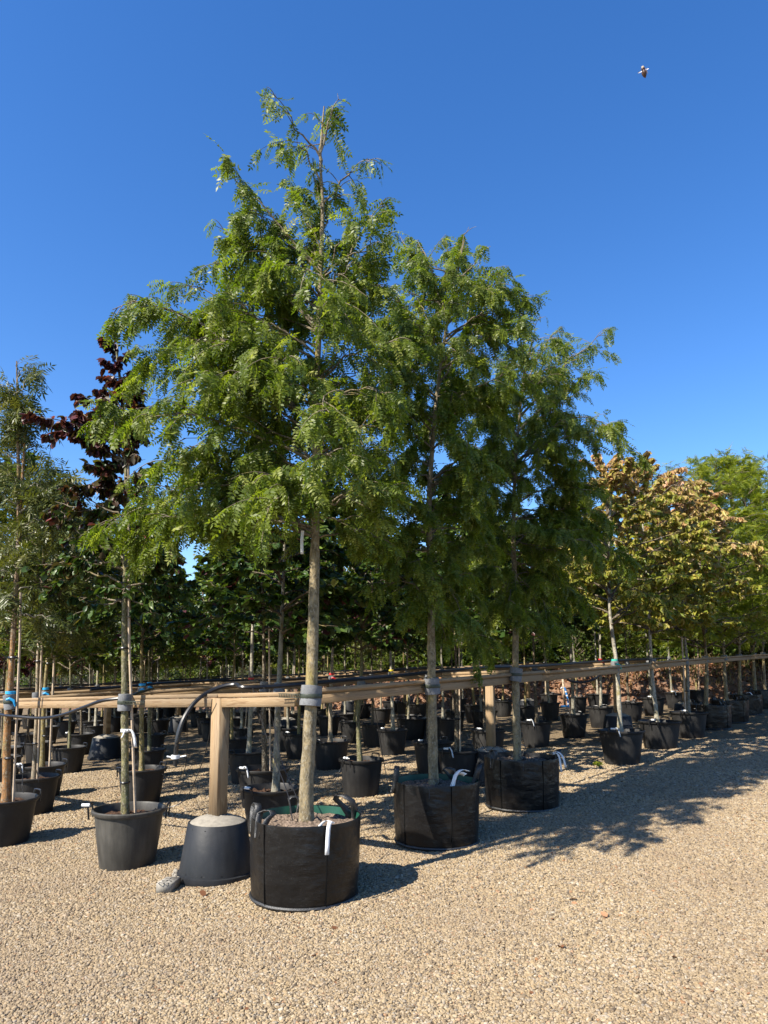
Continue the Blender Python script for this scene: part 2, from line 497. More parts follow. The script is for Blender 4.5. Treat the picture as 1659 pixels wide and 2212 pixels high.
def build_pebbles():
    pts, sc = [], []
    for y0, y1, sp, size in ((2.2, 4.4, 0.0108, 0.0070), (4.4, 7.0, 0.0135, 0.0083), (7.0, 11.5, 0.021, 0.0115)):
        ny, nx = int((y1 - y0) / (sp * 0.87)), int(1.24 * y1 / sp)
        jj, ii = np.meshgrid(np.arange(ny), np.arange(nx), indexing='ij')
        x = (ii - nx / 2 + 0.5 * (jj % 2)) * sp
        y = y0 + jj * sp * 0.87
        x = x + RNG.normal(0, sp * 0.24, x.shape); y = y + RNG.normal(0, sp * 0.24, y.shape)
        k = (np.abs(x) < 0.60 * y + 0.15) & (RNG.random(x.shape) > 0.04)
        x, y = x[k], y[k]
        pts.append(np.stack([x, y, gz(x) + RNG.uniform(-0.002, 0.0035, x.shape)], 1))
        s = size * RNG.lognormal(0, 0.22, len(x))
        sc.append(np.stack([s * RNG.uniform(0.85, 1.5, len(x)), s * RNG.uniform(0.75, 1.05, len(x)), s * RNG.uniform(0.5, 0.85, len(x))], 1))
    P, S = np.concatenate(pts), np.concatenate(sc)
    R = np.stack([RNG.normal(0, 0.35, len(P)), RNG.normal(0, 0.35, len(P)), RNG.uniform(0, 6.28, len(P))], 1)
    me = bpy.data.meshes.new('gravel_pebbles')
    me.vertices.add(len(P))
    me.vertices.foreach_set('co', P.astype(np.float32).ravel())
    for nm, A in (('prot', R), ('pscl', S)):
        a = me.attributes.new(nm, 'FLOAT_VECTOR', 'POINT')
        a.data.foreach_set('vector', A.astype(np.float32).ravel())
    m, nt, b = newmat('pebble')
    oi = nd(nt, 'ObjectInfo')
    c = ramp(nt, oi.outputs['Random'], PEBBLE).outputs[0]
    tc = nd(nt, 'TexCoord')
    n = noise(nt, tc.outputs['Object'], 1.4, 3)
    c = mix(nt, 1.0, c, ramp(nt, n, [(0.3, (0.78,) * 3), (0.7, (1.15,) * 3)]).outputs[0], 'MULTIPLY')
    g = nd(nt, 'NewGeometry')
    big = noise(nt, g.outputs['Position'], 0.7, 5, 0.65)
    c = mix(nt, ramp(nt, big, [(0.42, (0, 0, 0)), (0.72, (0.6,) * 3)]).outputs[0], c, (0.20, 0.145, 0.092))
    nt.links.new(c, b.inputs['Base Color'])
    b.inputs['Roughness'].default_value = 0.8
    b.inputs['Specular IOR Level'].default_value = 0.3
    me.materials.append(m)
    o = obj('gravel', me)
    tag(o, 'loose cream and tan pea gravel covering the yard', None, None, 'stuff')
    ng = bpy.data.node_groups.new('pebble_scatter', 'GeometryNodeTree')
    ng.interface.new_socket('Geometry', in_out='INPUT', socket_type='NodeSocketGeometry')
    ng.interface.new_socket('Geometry', in_out='OUTPUT', socket_type='NodeSocketGeometry')
    N, L = ng.nodes, ng.links
    gi, go = N.new('NodeGroupInput'), N.new('NodeGroupOutput')
    ico = N.new('GeometryNodeMeshIcoSphere'); ico.inputs['Radius'].default_value = 1.0; ico.inputs['Subdivisions'].default_value = 2
    sp = N.new('GeometryNodeSetPosition')
    nz = N.new('ShaderNodeTexNoise'); nz.inputs['Scale'].default_value = 0.9
    sub = N.new('ShaderNodeVectorMath'); sub.operation = 'SUBTRACT'; sub.inputs[1].default_value = (0.5, 0.5, 0.5)
    mul = N.new('ShaderNodeVectorMath'); mul.operation = 'SCALE'; mul.inputs['Scale'].default_value = 0.9
    L.new(nz.outputs['Color'], sub.inputs[0]); L.new(sub.outputs[0], mul.inputs[0]); L.new(mul.outputs[0], sp.inputs['Offset'])
    L.new(ico.outputs['Mesh'], sp.inputs['Geometry'])
    sh = N.new('GeometryNodeSetShadeSmooth'); L.new(sp.outputs[0], sh.inputs['Geometry'])
    sm = N.new('GeometryNodeSetMaterial'); sm.inputs['Material'].default_value = m; L.new(sh.outputs[0], sm.inputs['Geometry'])
    iop = N.new('GeometryNodeInstanceOnPoints')
    L.new(gi.outputs[0], iop.inputs['Points']); L.new(sm.outputs[0], iop.inputs['Instance'])
    for nm, sock in (('prot', 'Rotation'), ('pscl', 'Scale')):
        na = N.new('GeometryNodeInputNamedAttribute'); na.data_type = 'FLOAT_VECTOR'; na.inputs['Name'].default_value = nm
        L.new(na.outputs['Attribute'], iop.inputs[sock])
    L.new(iop.outputs[0], go.inputs[0])
    md = o.modifiers.new('scatter', 'NODES'); md.node_group = ng
    return o

build_ground()
build_pebbles()

# ------------------------------------------------------------------ leaves
def tpl_broad(w=0.72, cup=0.10, droop=0.12):
    V = np.array([[0, 0, 0], [-w * .42, .28, cup], [-w * .40, .68, cup * .6], [0, 1, -droop], [w * .40, .68, cup * .6], [w * .42, .28, cup]], float)
    return V, np.array([[0, 3, 2, 1], [0, 5, 4, 3]])

def tpl_pinnate(pairs, ll, lw, curv, rng, spread=1.15, droop=0.1):
    V, F = [], []
    def leaflet(p, d, n):
        s = np.cross(d, n); s /= np.linalg.norm(s)
        b = len(V)
        V.extend([p, p + d * ll * .45 + s * lw * .5 + n * 0.01, p + d * ll, p + d * ll * .45 - s * lw * .5 + n * 0.01])
        F.append([b, b + 1, b + 2, b + 3])
    for i in range(pairs):
        t = 0.16 + 0.80 * i / (pairs - 1)
        p = np.array([0, t, -curv * t * t])
        tang = np.array([0, 1, -2 * curv * t]); tang /= np.linalg.norm(tang)
        nrm = np.array([0, -tang[2], tang[1]])
        k = 1 - 0.25 * abs(2 * t - 1.05)
        for s in (-1, 1):
            a = spread * rng.uniform(0.85, 1.12)
            d = np.array([s, 0, 0]) * math.sin(a) + tang * math.cos(a) - nrm * droop * rng.uniform(0.2, 2.6)
            d = d / np.linalg.norm(d) * k
            nn = nrm + np.array([rng.normal(0, .55), rng.normal(0, .4), 0])
            leaflet(p + tang * rng.uniform(-.01, .01), d, nn)
    t = 0.98
    leaflet(np.array([0, t, -curv * t * t]), np.array([0, 1, -2 * curv]) / math.hypot(1, 2 * curv), np.array([0, 2 * curv, 1.0]))
    b = len(V)   # the leaf stalk
    V.extend([np.array([-.006, 0, 0]), np.array([.006, 0, 0]), np.array([.005, .55, -curv * .3]), np.array([-.005, .55, -curv * .3])])
    F.append([b, b + 1, b + 2, b + 3])
    V.extend([np.array([-.005, .55, -curv * .3]), np.array([.005, .55, -curv * .3]), np.array([.003, 1, -curv]), np.array([-.003, 1, -curv])])
    F.append([b + 4, b + 5, b + 6, b + 7])
    return np.array(V), np.array(F)

def tpl_plane():
    a = np.radians([0, -28, -50, -78, -105, -150, 150, 105, 78, 50, 28])
    r = np.array([1.0, .45, .85, .42, .62, .30, .30, .62, .42, .85, .45])
    V = np.stack([r * np.sin(a) * .62, .35 + r * np.cos(a) * .62, .06 * np.abs(np.sin(a))], 1)
    V = np.vstack([V, [[0, .35, -.03]]])
    return V, np.array([[11, i, (i + 1) % 11] for i in range(11)])

def leaf_batch(tpls, P, D, size, rng, roll=0.5, tint=None, zone=None, up=None):
    """instances templates at P along D with random roll"""
    n = len(P)
    D = D / (np.linalg.norm(D, axis=1, keepdims=True) + 1e-9)
    upv = np.tile(np.array([0, 0, 1.0]), (n, 1)) if up is None else up
    upv = upv + rng.normal(0, roll, (n, 3))
    X = np.cross(D, upv); X /= (np.linalg.norm(X, axis=1, keepdims=True) + 1e-9)
    Z = np.cross(X, D)
    which = rng.integers(0, len(tpls), n)
    Vs, Fs, T, Zn, off = [], [], [], [], 0
    tint = rng.beta(1.8, 2.0, n) if tint is None else tint
    zone = np.zeros(n) if zone is None else zone
    for k, (tv, tf) in enumerate(tpls):
        m = np.where(which == k)[0]
        if not len(m): continue
        s = size[m][:, None, None]
        V = P[m][:, None] + s * (tv[None, :, 0:1] * X[m][:, None] + tv[None, :, 1:2] * D[m][:, None] + tv[None, :, 2:3] * Z[m][:, None])
        Vs.append(V.reshape(-1, 3))
        F = tf[None] + (np.arange(len(m)) * len(tv))[:, None, None] + off
        Fs.append(F.reshape(-1, tf.shape[1]))
        T.append(np.repeat(tint[m], len(tv))); Zn.append(np.repeat(zone[m], len(tv)))
        off += len(m) * len(tv)
    return np.concatenate(Vs), np.concatenate(Fs), np.concatenate(T), np.concatenate(Zn)

rp = np.random.default_rng(3)
TPL = {
    'sophora': [tpl_pinnate(7, .30, .115, c, rp, 1.15, .12) for c in (0.15, 0.3, 0.45, 0.25, 0.6)],
    'fine': [tpl_pinnate(8, .24, .10, c, rp, 1.2, .1) for c in (0.1, 0.3)],
    'olive': [tpl_pinnate(6, .42, .085, c, rp, 1.0, .15) for c in (0.15, 0.35, 0.6)],
    'broad': [tpl_broad(.74, .10, .1), tpl_broad(.66, .16, .25), tpl_broad(.8, .05, .05)],
    'drop': [tpl_broad(.46, .14, .35), tpl_broad(.42, .2, .5)],
    'narrow': [tpl_broad(.3, .05, .2), tpl_broad(.25, .05, .3)],
    'plane': [tpl_plane()],
}

def foliage(rng, prims, kind, n_leaf, size, sec_len, sec_gap, droop_leaf, droop_sec, sec_start=0.18, rad0=0.016, tw=True, up_sec=0.15, gap_noise=0.5, thin=None):
    """prims: (P0,P1,P2) arrays. returns (branch V,F), leaf arrays (P,D,size)"""
    P0, P1, P2 = [np.array(a, float) for a in prims]
    k = len(P0)
    m = 9
    prim = bez(P0, P1, P2, m)
    wig = rng.normal(0, 1, prim.shape) * 0.012
    wig[:, 0] = 0
    prim = prim + wig
    L = np.linalg.norm(np.diff(prim, axis=1), axis=2).sum(1)
    r0 = rad0 * (0.45 + 0.55 * np.clip(L / max(L.max(), .1), 0, 1))
    R = r0[:, None] * np.linspace(1, 0.18, m)[None]
    BV, BF = tubes(prim, R, 5)
    # secondaries
    sp, st, sl = [], [], []
    for i in range(k):
        ns = max(2, int(L[i] * (1 - sec_start) / sec_gap))
        t = sec_start + (1 - sec_start) * (np.arange(ns) + rng.uniform(.1, .9, ns)) / ns
        f = t * (m - 1)
        a = np.minimum(f.astype(int), m - 2); q = (f - a)[:, None]
        pos = prim[i, a] * (1 - q) + prim[i, a + 1] * q
        tan = prim[i, a + 1] - prim[i, a]
        tan /= np.linalg.norm(tan, axis=1, keepdims=True)
        sp.append(pos); st.append(tan); sl.append(sec_len * (1.05 - .6 * t) * rng.uniform(.5, 1.25, ns) * np.clip(L[i] / 0.7, .5, 1.1))
    sp, st, sl = np.concatenate(sp), np.concatenate(st), np.concatenate(sl)
    n = len(sp)
    side = np.cross(st, np.array([0, 0, 1.0])); side /= (np.linalg.norm(side, axis=1, keepdims=True) + 1e-6)
    upn = np.cross(side, st)
    ang = rng.uniform(0, 2 * math.pi, n)
    fl = rng.uniform(.55, 1.1, n)[:, None]
    d = st * np.cos(fl) + (side * np.cos(ang)[:, None] + upn * (np.sin(ang) * .6 + up_sec)[:, None]) * np.sin(fl)
    d /= np.linalg.norm(d, axis=1, keepdims=True)
    S1 = sp + d * sl[:, None] * .55
    S2 = sp + d * sl[:, None]
    S2[:, 2] -= sl * droop_sec * rng.uniform(.4, 1.3, n)
    sec = bez(sp, S1, S2, 5)
    SV, SF = tubes(sec, np.linspace(1, .35, 5)[None] * (rad0 * .2 + .0012) * np.ones((n, 1)), 3)
    V = np.concatenate([BV, SV]); F = np.concatenate([BF, SF + len(BV)])
    # leaves on secondaries and primary ends; clumps and thin spots come from a per-twig density
    dens = sl * rng.gamma(1 / gap_noise ** 2, gap_noise ** 2, n)
    if thin: dens = dens * np.clip((thin - sp[:, 2]) / 1.7, .38, 1.0)
    cnt = rng.multinomial(n_leaf, dens / dens.sum())
    idx = np.repeat(np.arange(n), cnt)
    t = rng.beta(1.6, 1.0, len(idx))
    f = t * 4; a = np.minimum(f.astype(int), 3); q = (f - a)[:, None]
    P = sec[idx, a] * (1 - q) + sec[idx, a + 1] * q
    T = sec[idx, a + 1] - sec[idx, a]; T /= (np.linalg.norm(T, axis=1, keepdims=True) + 1e-9)
    Dv = T * .7 + rng.normal(0, .55, P.shape)
    Dv /= np.linalg.norm(Dv, axis=1, keepdims=True)
    Dv[:, 2] -= droop_leaf * rng.uniform(.5, 1.5, len(P))
    s = size * rng.uniform(.65, 1.25, len(P))
    return (V, F), (P, Dv, s)

def crown_mesh(name, rng, prims, kind, mat, n_leaf, size, zonefn=None, roll=.5, **kw):
    (BV, BF), (P, D, s) = foliage(rng, prims, kind, n_leaf, size, **kw)
    tint = np.clip(rng.beta(2.0, 2.2, len(P)) + rng.normal(0, .04, len(P)), 0, 1)
    zone = zonefn(P, rng) if zonefn else None
    V, F, T, Z = leaf_batch(TPL[kind], P, D, s, rng, roll, tint, zone)
    lm = mesh_np(name + '_leaves', V, F, mat, {'tint': T, 'zone': Z})
    bm = mesh_np(name + '_branches', BV, BF, M['bark'], smooth=True)
    return lm, bm

def env_prims(rng, n, zt0, zt1, radius, zbase=None, rise=(.15, .7), wfun=None, trunk=lambda z: np.zeros(2), top_extra=3, arch=.35):
    """random primaries: tips at heights zt0..zt1 with radius(z)*U"""
    P0, P1, P2 = [], [], []
    for i in range(n):
        u = (i + rng.random()) / n
        zt = zt0 + (zt1 - zt0) * u ** (1.15 if wfun is None else wfun)
        phi = i * 2.39996 + rng.normal(0, .35)
        r = radius(zt) * rng.uniform(.55, 1.05)
        za = zt - r * rng.uniform(*rise) * (0.5 + .8 * u)
        za = max(za, zbase if zbase is not None else zt0 - .1) if za < zt else za
        c = np.array([math.cos(phi), math.sin(phi)])
        a = trunk(za)
        b = trunk(zt) + c * r
        P0.append([a[0], a[1], za]); P2.append([b[0], b[1], zt])
        mid = a + (b - a) * .5
        P1.append([mid[0], mid[1], za + (zt - za) * .55 + r * arch * rng.uniform(.3, 1.2)])
    for i in range(top_extra):
        a = trunk(zt1 - .5)
        b = trunk(zt1) + rng.normal(0, .08, 2)
        P0.append([a[0], a[1], zt1 - .55]); P2.append([b[0], b[1], zt1 + rng.uniform(0, .2)])
        P1.append([a[0], a[1], zt1 - .2])
    return np.array(P0), np.array(P1), np.array(P2)

# ------------------------------------------------------------------ pots, bags and bits (unit meshes, shared)
def pot_profile(rt=.27, rb=.205, h=.40):
    return [(rb * .9, .004), (rb, 0.0), (rb + .004, .012), (rb + (rt - rb) * .5, h * .5), (rt - .012, h - .035), (rt + .004, h - .032), (rt + .012, h - .022), (rt + .013, h - .006),
            (rt + .006, h), (rt - .006, h), (rt - .014, h - .012), (rt - .022, h - .07), (rt - .03, h - .12)]

def make_pot_mesh():
    mb = MB()
    mb.lathe(pot_profile(), 36)
    return mb.mesh('pot', M['pot'], True)

def disc_mesh(name, r, z, mat, rng, rings=7, n=26, amp=.012, dome=.02):
    V = [[0, 0, z + dome]]
    for i in range(1, rings + 1):
        for j in range(n):
            a = 2 * math.pi * j / n
            q = i / rings
            V.append([r * q * math.cos(a), r * q * math.sin(a), z + dome * (1 - q * q) + rng.normal(0, amp) * (q < 1)])
    F4 = [[1 + (i - 1) * n + j, 1 + (i - 1) * n + (j + 1) % n, 1 + i * n + (j + 1) % n, 1 + i * n + j] for i in range(1, rings) for j in range(n)]
    F3 = [[0, 1 + j, 1 + (j + 1) % n] for j in range(n)]
    mb = MB().add(np.array(V), F4, F3)
    return mb.mesh(name, mat)

def handle_mesh(r=.282, z=.375, ang=0.0):
    """squared carrying loop standing on a pot rim"""
    mb = MB()
    w = .055
    c, s = math.cos(ang), math.sin(ang)
    def P(t, up, out=0): return [(r + out) * c - t * s, (r + out) * s + t * c, z + up]
    for t in (-w, w):
        mb.tube([P(t, -.045, .012), P(t, .0, .016), P(t, .05, .022)], .008, 6)
    mb.tube([P(-w, .05, .022), P(-w * .5, .056, .024), P(w * .5, .056, .024), P(w, .05, .022)], .009, 6)
    return mb.mesh('handle', M['black'], True)

def strip_mesh(pts, w, mat, name='label_tag', side=(1, 0, 0), thick=.0015):
    p = smooth_path(pts, 10)
    s = np.array(side, float); s /= np.linalg.norm(s)
    t = np.gradient(p, axis=0); nrm = np.cross(t, s); nrm /= (np.linalg.norm(nrm, axis=1, keepdims=True) + 1e-9)
    A = [p - s * w / 2 + nrm * thick, p + s * w / 2 + nrm * thick, p + s * w / 2 - nrm * thick, p - s * w / 2 - nrm * thick]
    V = np.stack(A, 1).reshape(-1, 3)
    F = [[i * 4 + a, i * 4 + (a + 1) % 4, (i + 1) * 4 + (a + 1) % 4, (i + 1) * 4 + a] for i in range(len(p) - 1) for a in range(4)]
    F += [[0, 1, 2, 3], [len(V) - 4, len(V) - 3, len(V) - 2, len(V) - 1]]
    return MB().add(V, F).mesh(name, mat)

POT = make_pot_mesh()
SOIL = disc_mesh('soil', .243, .335, M['soil'], RNG)
HANDLES = [handle_mesh(ang=a) for a in (math.radians(-125), math.radians(55))]
HANDLES2 = [handle_mesh(ang=a) for a in (math.radians(160), math.radians(-20))]
TAPE = MB().tube([[-.03, 0, 0], [.03, 0, 0]], .0125, 8).mesh('handle_tape', M['white'], True)

def make_bag_meshes():
    rt, rb, h = .345, .33, .48
    rng = np.random.default_rng(11)
    ph = rng.uniform(0, 6.28, 8)
    def wob(a, z):
        k = z / h
        return .012 * np.sin(3 * a + ph[0]) * k + .006 * np.sin(7 * a + ph[1] + 3 * z / h) + .004 * np.sin(13 * a + ph[2] + 9 * k) + .0025 * np.sin(29 * z / h + 4 * a + ph[3])
    prof = [(rb * .93, .004), (rb * .975, .0), (rb * .995, .012)] + [(rb + (rt - rb) * q + .006 * math.sin(math.pi * q), .012 + (h - .016) * q) for q in np.linspace(.06, 1, 16)] + [(rt - .001, h), (rt - .006, h - .002)]
    body = MB().lathe(prof, 64, wob=wob).mesh('bag', M['bag'], True)
    inner = MB().lathe([(rt - .007, h - .003), (rt - .012, h - .05), (rt - .02, h - .14)], 64, wob=wob).mesh('liner', M['greenliner'], True)
    hem = MB()
    a = np.linspace(0, 2 * math.pi, 65)
    for z, rr in ((.018, rb * 1.005),):
        q = rr * (1 + wob(a, z))
        hem.tube(np.stack([q * np.cos(a), q * np.sin(a), np.full(65, z)], 1), .011, 6, False)
    hem = hem.mesh('hem', M['webbing'], True)
    seams = []
    for an in (math.radians(-128), math.radians(-62), math.radians(60), math.radians(130)):
        z = np.linspace(.02, h - .002, 14)
        q = (rb + (rt - rb) * z / h + .0055) * (1 + np.array([wob(np.array([an]), zz)[0] for zz in z]))
        seams.append(MB().tube(np.stack([q * math.cos(an), q * math.sin(an), z], 1), .0035, 5).mesh('seam', M['black_matt'], True))
    soil = disc_mesh('soil', rt - .014, h - .055, M['gritsoil'], rng, 9, 34, .012, .02)
    return body, inner, hem, seams, soil

BAG, LINER, HEM, SEAMS, BAGSOIL = make_bag_meshes()

LINER_SHADED = LINER.copy(); LINER_SHADED.materials[0] = M['bag']  # black copy: shade inside the farther bags is put into the liner colour

def bag_handle(an, lean, hgt, rng, r=.34, z=.478):
    c, s = math.cos(an), math.sin(an)
    w = rng.uniform(.05, .075); tw = rng.normal(0, .03)
    def P(t, up, out): return [(r - .012 + out + tw * up * 8) * c - t * s, (r - .012 + out) * s + t * c, z + up]
    hgt *= .85
    pts = [P(-.02, -.09, 0), P(-.02, 0.0, 0), P(-.02 - w * .5, hgt * .7, lean * .4), P(0, hgt, lean), P(w * .6, hgt * .7, lean * 1.1), P(.025, .0, lean * .3), P(.025, -.09, 0)]
    return strip_mesh(pts, .042, M['webbing'], 'handle', (c, s, .15), .0022)

def collar(parent, p, r, big=True, strap_dir=(-.75, .5, 0), tape=None, rng=RNG):
    """foam sleeve and strap round a trunk at p"""
    h = .066 if big else .055
    mb = MB().lathe([(r + .004, -h), (r + .024, -h + .002), (r + .024, -.012), (r + .017, -.002), (r + .024, .012), (r + .022, h - .002), (r + .004, h)], 14)
    o = mb.build('foam_collar', M['foam'], parent, True, p)
    o.rotation_euler = (rng.normal(0, .07), rng.normal(0, .07), rng.uniform(0, 6))
    if big:
        d = np.array(strap_dir, float); d /= np.linalg.norm(d)
        mb = MB().lathe([(r + .027, -.014), (r + .028, -.012), (r + .028, .012), (r + .027, .014)], 14)
        n = np.array([-d[1], d[0], 0])
        if n[1] > 0: n = -n
        a = n * (r + .027) * .9 + d * .02
        ln = .20
        for zz in (-.011, .011): mb.bar(a + [0, 0, zz], a + d * ln + [0, 0, zz], .004, .005)
        for k in range(13): mb.bar(a + d * (.02 + k * .0142) + [0, 0, -.011], a + d * (.02 + k * .0142) + [0, 0, .011], .004, .0035, up=d)
        mb.build('strap', M['strap'], parent, False, p)
    if tape:
        MB().tube([[-.008, -r - .02, .02], [.02, -r - .022, .03], [.055, -r - .015, .012], [.07, -r - .012, -.04]], [.012, .014, .012, .006], 6).build('tape_end', M[tape], parent, True, p)
        MB().lathe([(r + .005, .068), (r + .012, .07), (r + .012, .094), (r + .005, .096)], 12).build('tape_band', M[tape], parent, True, p)

# ------------------------------------------------------------------ trunks
def trunk_mesh(pts, r0, r1, rng, n=9, m=26, knob=.10, flare=.35):
    P = smooth_path(pts, m)
    z = np.linspace(0, 1, m)
    R = (r0 + (r1 - r0) * z)
    R = R * (1 + rng.normal(0, knob * .35, m))
    R[0] *= 1 + flare; R[1] *= 1 + flare * .3
    Q, RR = P[None], R[None]
    V, F = tubes(Q, RR, n)
    V = V.reshape(m, n, 3)
    c = P[:, None]
    V = c + (V - c) * (1 + rng.normal(0, knob * .5, (m, n, 1)))
    for _ in range(int(m * .35)):
        i, j = rng.integers(2, m - 2), rng.integers(0, n)
        V[i, j] = P[i] + (V[i, j] - P[i]) * (1 + rng.uniform(.05, 1) * knob * 2.2)
    return mesh_np('trunk', V.reshape(-1, 3), F, M['bark'], smooth=True)

BARK_ = {'mottle': (0.27, 0.22, 0.135, 1), 'orange': (0.32, 0.17, 0.07, 1), 'pale': (0.40, 0.33, 0.24, 1), 'ochre': (0.27, 0.22, 0.09, 1), 'grey': (0.27, 0.26, 0.22, 1),
        'dark': (0.11, 0.085, 0.06, 1), 'green': (0.17, 0.165, 0.085, 1), 'silver': (0.42, 0.40, 0.34, 1)}
BARK = {k: (v[0] * .85, v[1] * .83, v[2] * .8, 1) for k, v in BARK_.items()}

def potted(px, py, dia, pot='pot', label='', group=None, rz=0.0, hs=1.0):
    """Empty at the ground with pot, handles and soil"""
    g = ground(px, py)
    t = empty('potted_tree', g)
    tag(t, label, 'potted tree', group)
    if pot == 'pot':
        s = dia / .566
        for nm, me in (('pot', POT), ('soil', SOIL)):
            o = obj(nm, me, t); o.scale = (s, s, hs); o.rotation_euler = (0, 0, rz + random.uniform(0, 6))
        for h in HANDLES:
            o = obj('handle', h, t); o.scale = (s, s, hs); o.rotation_euler = (0, 0, rz)
        top = .345 * hs
    else:
        s = dia / .69
        b = obj('bag', BAG, t); b.scale = (s, s, hs); b.rotation_euler = (0, 0, rz)
        for nm, me in (('liner', LINER if py > 1800 else LINER_SHADED), ('hem', HEM)):
            o = obj(nm, me, b)
        for se in SEAMS: obj('seam', se, b)
        o = obj('soil', BAGSOIL, t); o.scale = (s, s, hs)
        top = .40 * hs
    return t, g, top

def label_tag(parent, p, length=.17, w=.022, side=(1, 0, 0), bend=(.05, -.02), mat='white', name='label_tag'):
    pts = [[0, 0, 0], [bend[0] * .5, bend[1] * .5, .012], [bend[0], bend[1], -.03], [bend[0] * 1.3, bend[1] * 1.5, -length]]
    return obj(name, strip_mesh(pts, w, M[mat], name, side), parent, p)

# ------------------------------------------------------------------ crown library (generic)
def gen_variants():
    lib = {}
    r = np.random.default_rng(21)
    def rad(top, bot, rmax, pk=.35):
        def f(z):
            u = (z - bot) / (top - bot)
            return rmax * (0.25 + .75 * max(0., 1 - ((u - pk) / (.75 if u > pk else .6)) ** 2))
        return f
    # crowns stand from z=0 (first limbs) to z=2.4
    for i in range(3):
        p = env_prims(r, 26, .05, 2.1, rad(2.5, -.2, .78), 0, (.1, .6))
        lib['dark', i] = crown_mesh('ironwood', r, p, 'broad', M['leaf_ironwood'], 4000, .095, zonefn=lambda P, g: ((g.random(len(P)) < .10) & (np.sin(P[:, 0] * 5 + P[:, 2] * 4) > .2)).astype(float),
                                    sec_len=.42, sec_gap=.09, droop_leaf=.75, droop_sec=.2, roll=.6)
    for i in range(3):
        p = env_prims(r, 24, .1, 2.2, rad(2.5, -.2, .72), 0, (.3, .9))
        lib['green', i] = crown_mesh('green', r, p, 'broad', M['leaf_green'], 3800, .072, sec_len=.40, sec_gap=.09, droop_leaf=.4, droop_sec=.15, roll=.7)
    for i in range(2):
        p = env_prims(r, 22, .1, 2.3, rad(2.5, -.2, .62), 0, (.4, 1.0))
        lib['olive', i] = crown_mesh('olive', r, p, 'olive', M['leaf_olive'], 1300, .20, sec_len=.36, sec_gap=.10, droop_leaf=.45, droop_sec=.2, roll=.6)
    p = env_prims(r, 24, .1, 2.2, rad(2.5, -.2, .7), 0, (.2, .8))
    lib['purple', 0] = crown_mesh('purple', r, p, 'broad', M['leaf_purple'], 3400, .085, sec_len=.40, sec_gap=.09, droop_leaf=.6, droop_sec=.2, roll=.6)
    for i in range(2):
        p = env_prims(r, 30, .1, 2.5, rad(2.8, -.4, 1.0, .3), 0, (.2, .8))
        lib['fine', i] = crown_mesh('fine', r, p, 'fine', M['leaf_fine'], 7000, .082, sec_len=.45, sec_gap=.08, droop_leaf=.35, droop_sec=.15, roll=.5)
    for i in range(3):
        p = env_prims(r, 26, .1, 1.9, rad(2.2, -.3, .85, .35), 0, (.2, .8))
        lib['dogwood', i] = crown_mesh('dogwood', r, p, 'drop', M['leaf_dogwood'], 11000, .070,
                                       zonefn=lambda P, g, i=i: np.clip((P[:, 2] - 1.15) * .6 + (P[:, 0] + .0) * .3 + g.normal(0, .3, len(P)) + (.4 if i == 2 else .1), 0, 1),
                                       sec_len=.42, sec_gap=.08, droop_leaf=1.6, droop_sec=.12, roll=.9)
    p = env_prims(r, 18, .1, 2.1, rad(2.4, -.3, .8, .4), 0, (.5, 1.1))
    lib['plane', 0] = crown_mesh('plane', r, p, 'plane', M['leaf_plane'], 1100, .16, sec_len=.4, sec_gap=.11, droop_leaf=.6, droop_sec=.1, roll=.6)
    return lib
LIB = gen_variants()
LIB_TOP = {'dark': 2.15, 'green': 2.25, 'olive': 2.35, 'purple': 2.25, 'fine': 2.6, 'dogwood': 1.95, 'plane': 2.15}

def add_crown(t, kind, var, base, ztop, rng, width=1.0, rz=None):
    lm, bm = LIB[kind, var]
    sz = (ztop - base[2]) / LIB_TOP[kind]
    sx = width * (0.5 + .5 * sz)
    a = rng.uniform(0, 6.28) if rz is None else rz
    for nm, me in (('crown', lm), ('branches', bm)):
        o = obj(nm, me, t, base)
        o.scale = (sx, sx, sz); o.rotation_euler = (0, 0, a)
        if nm == 'branches': o.color = BARK['dark']

TR = np.random.default_rng(5)
RAILZ = 1.25

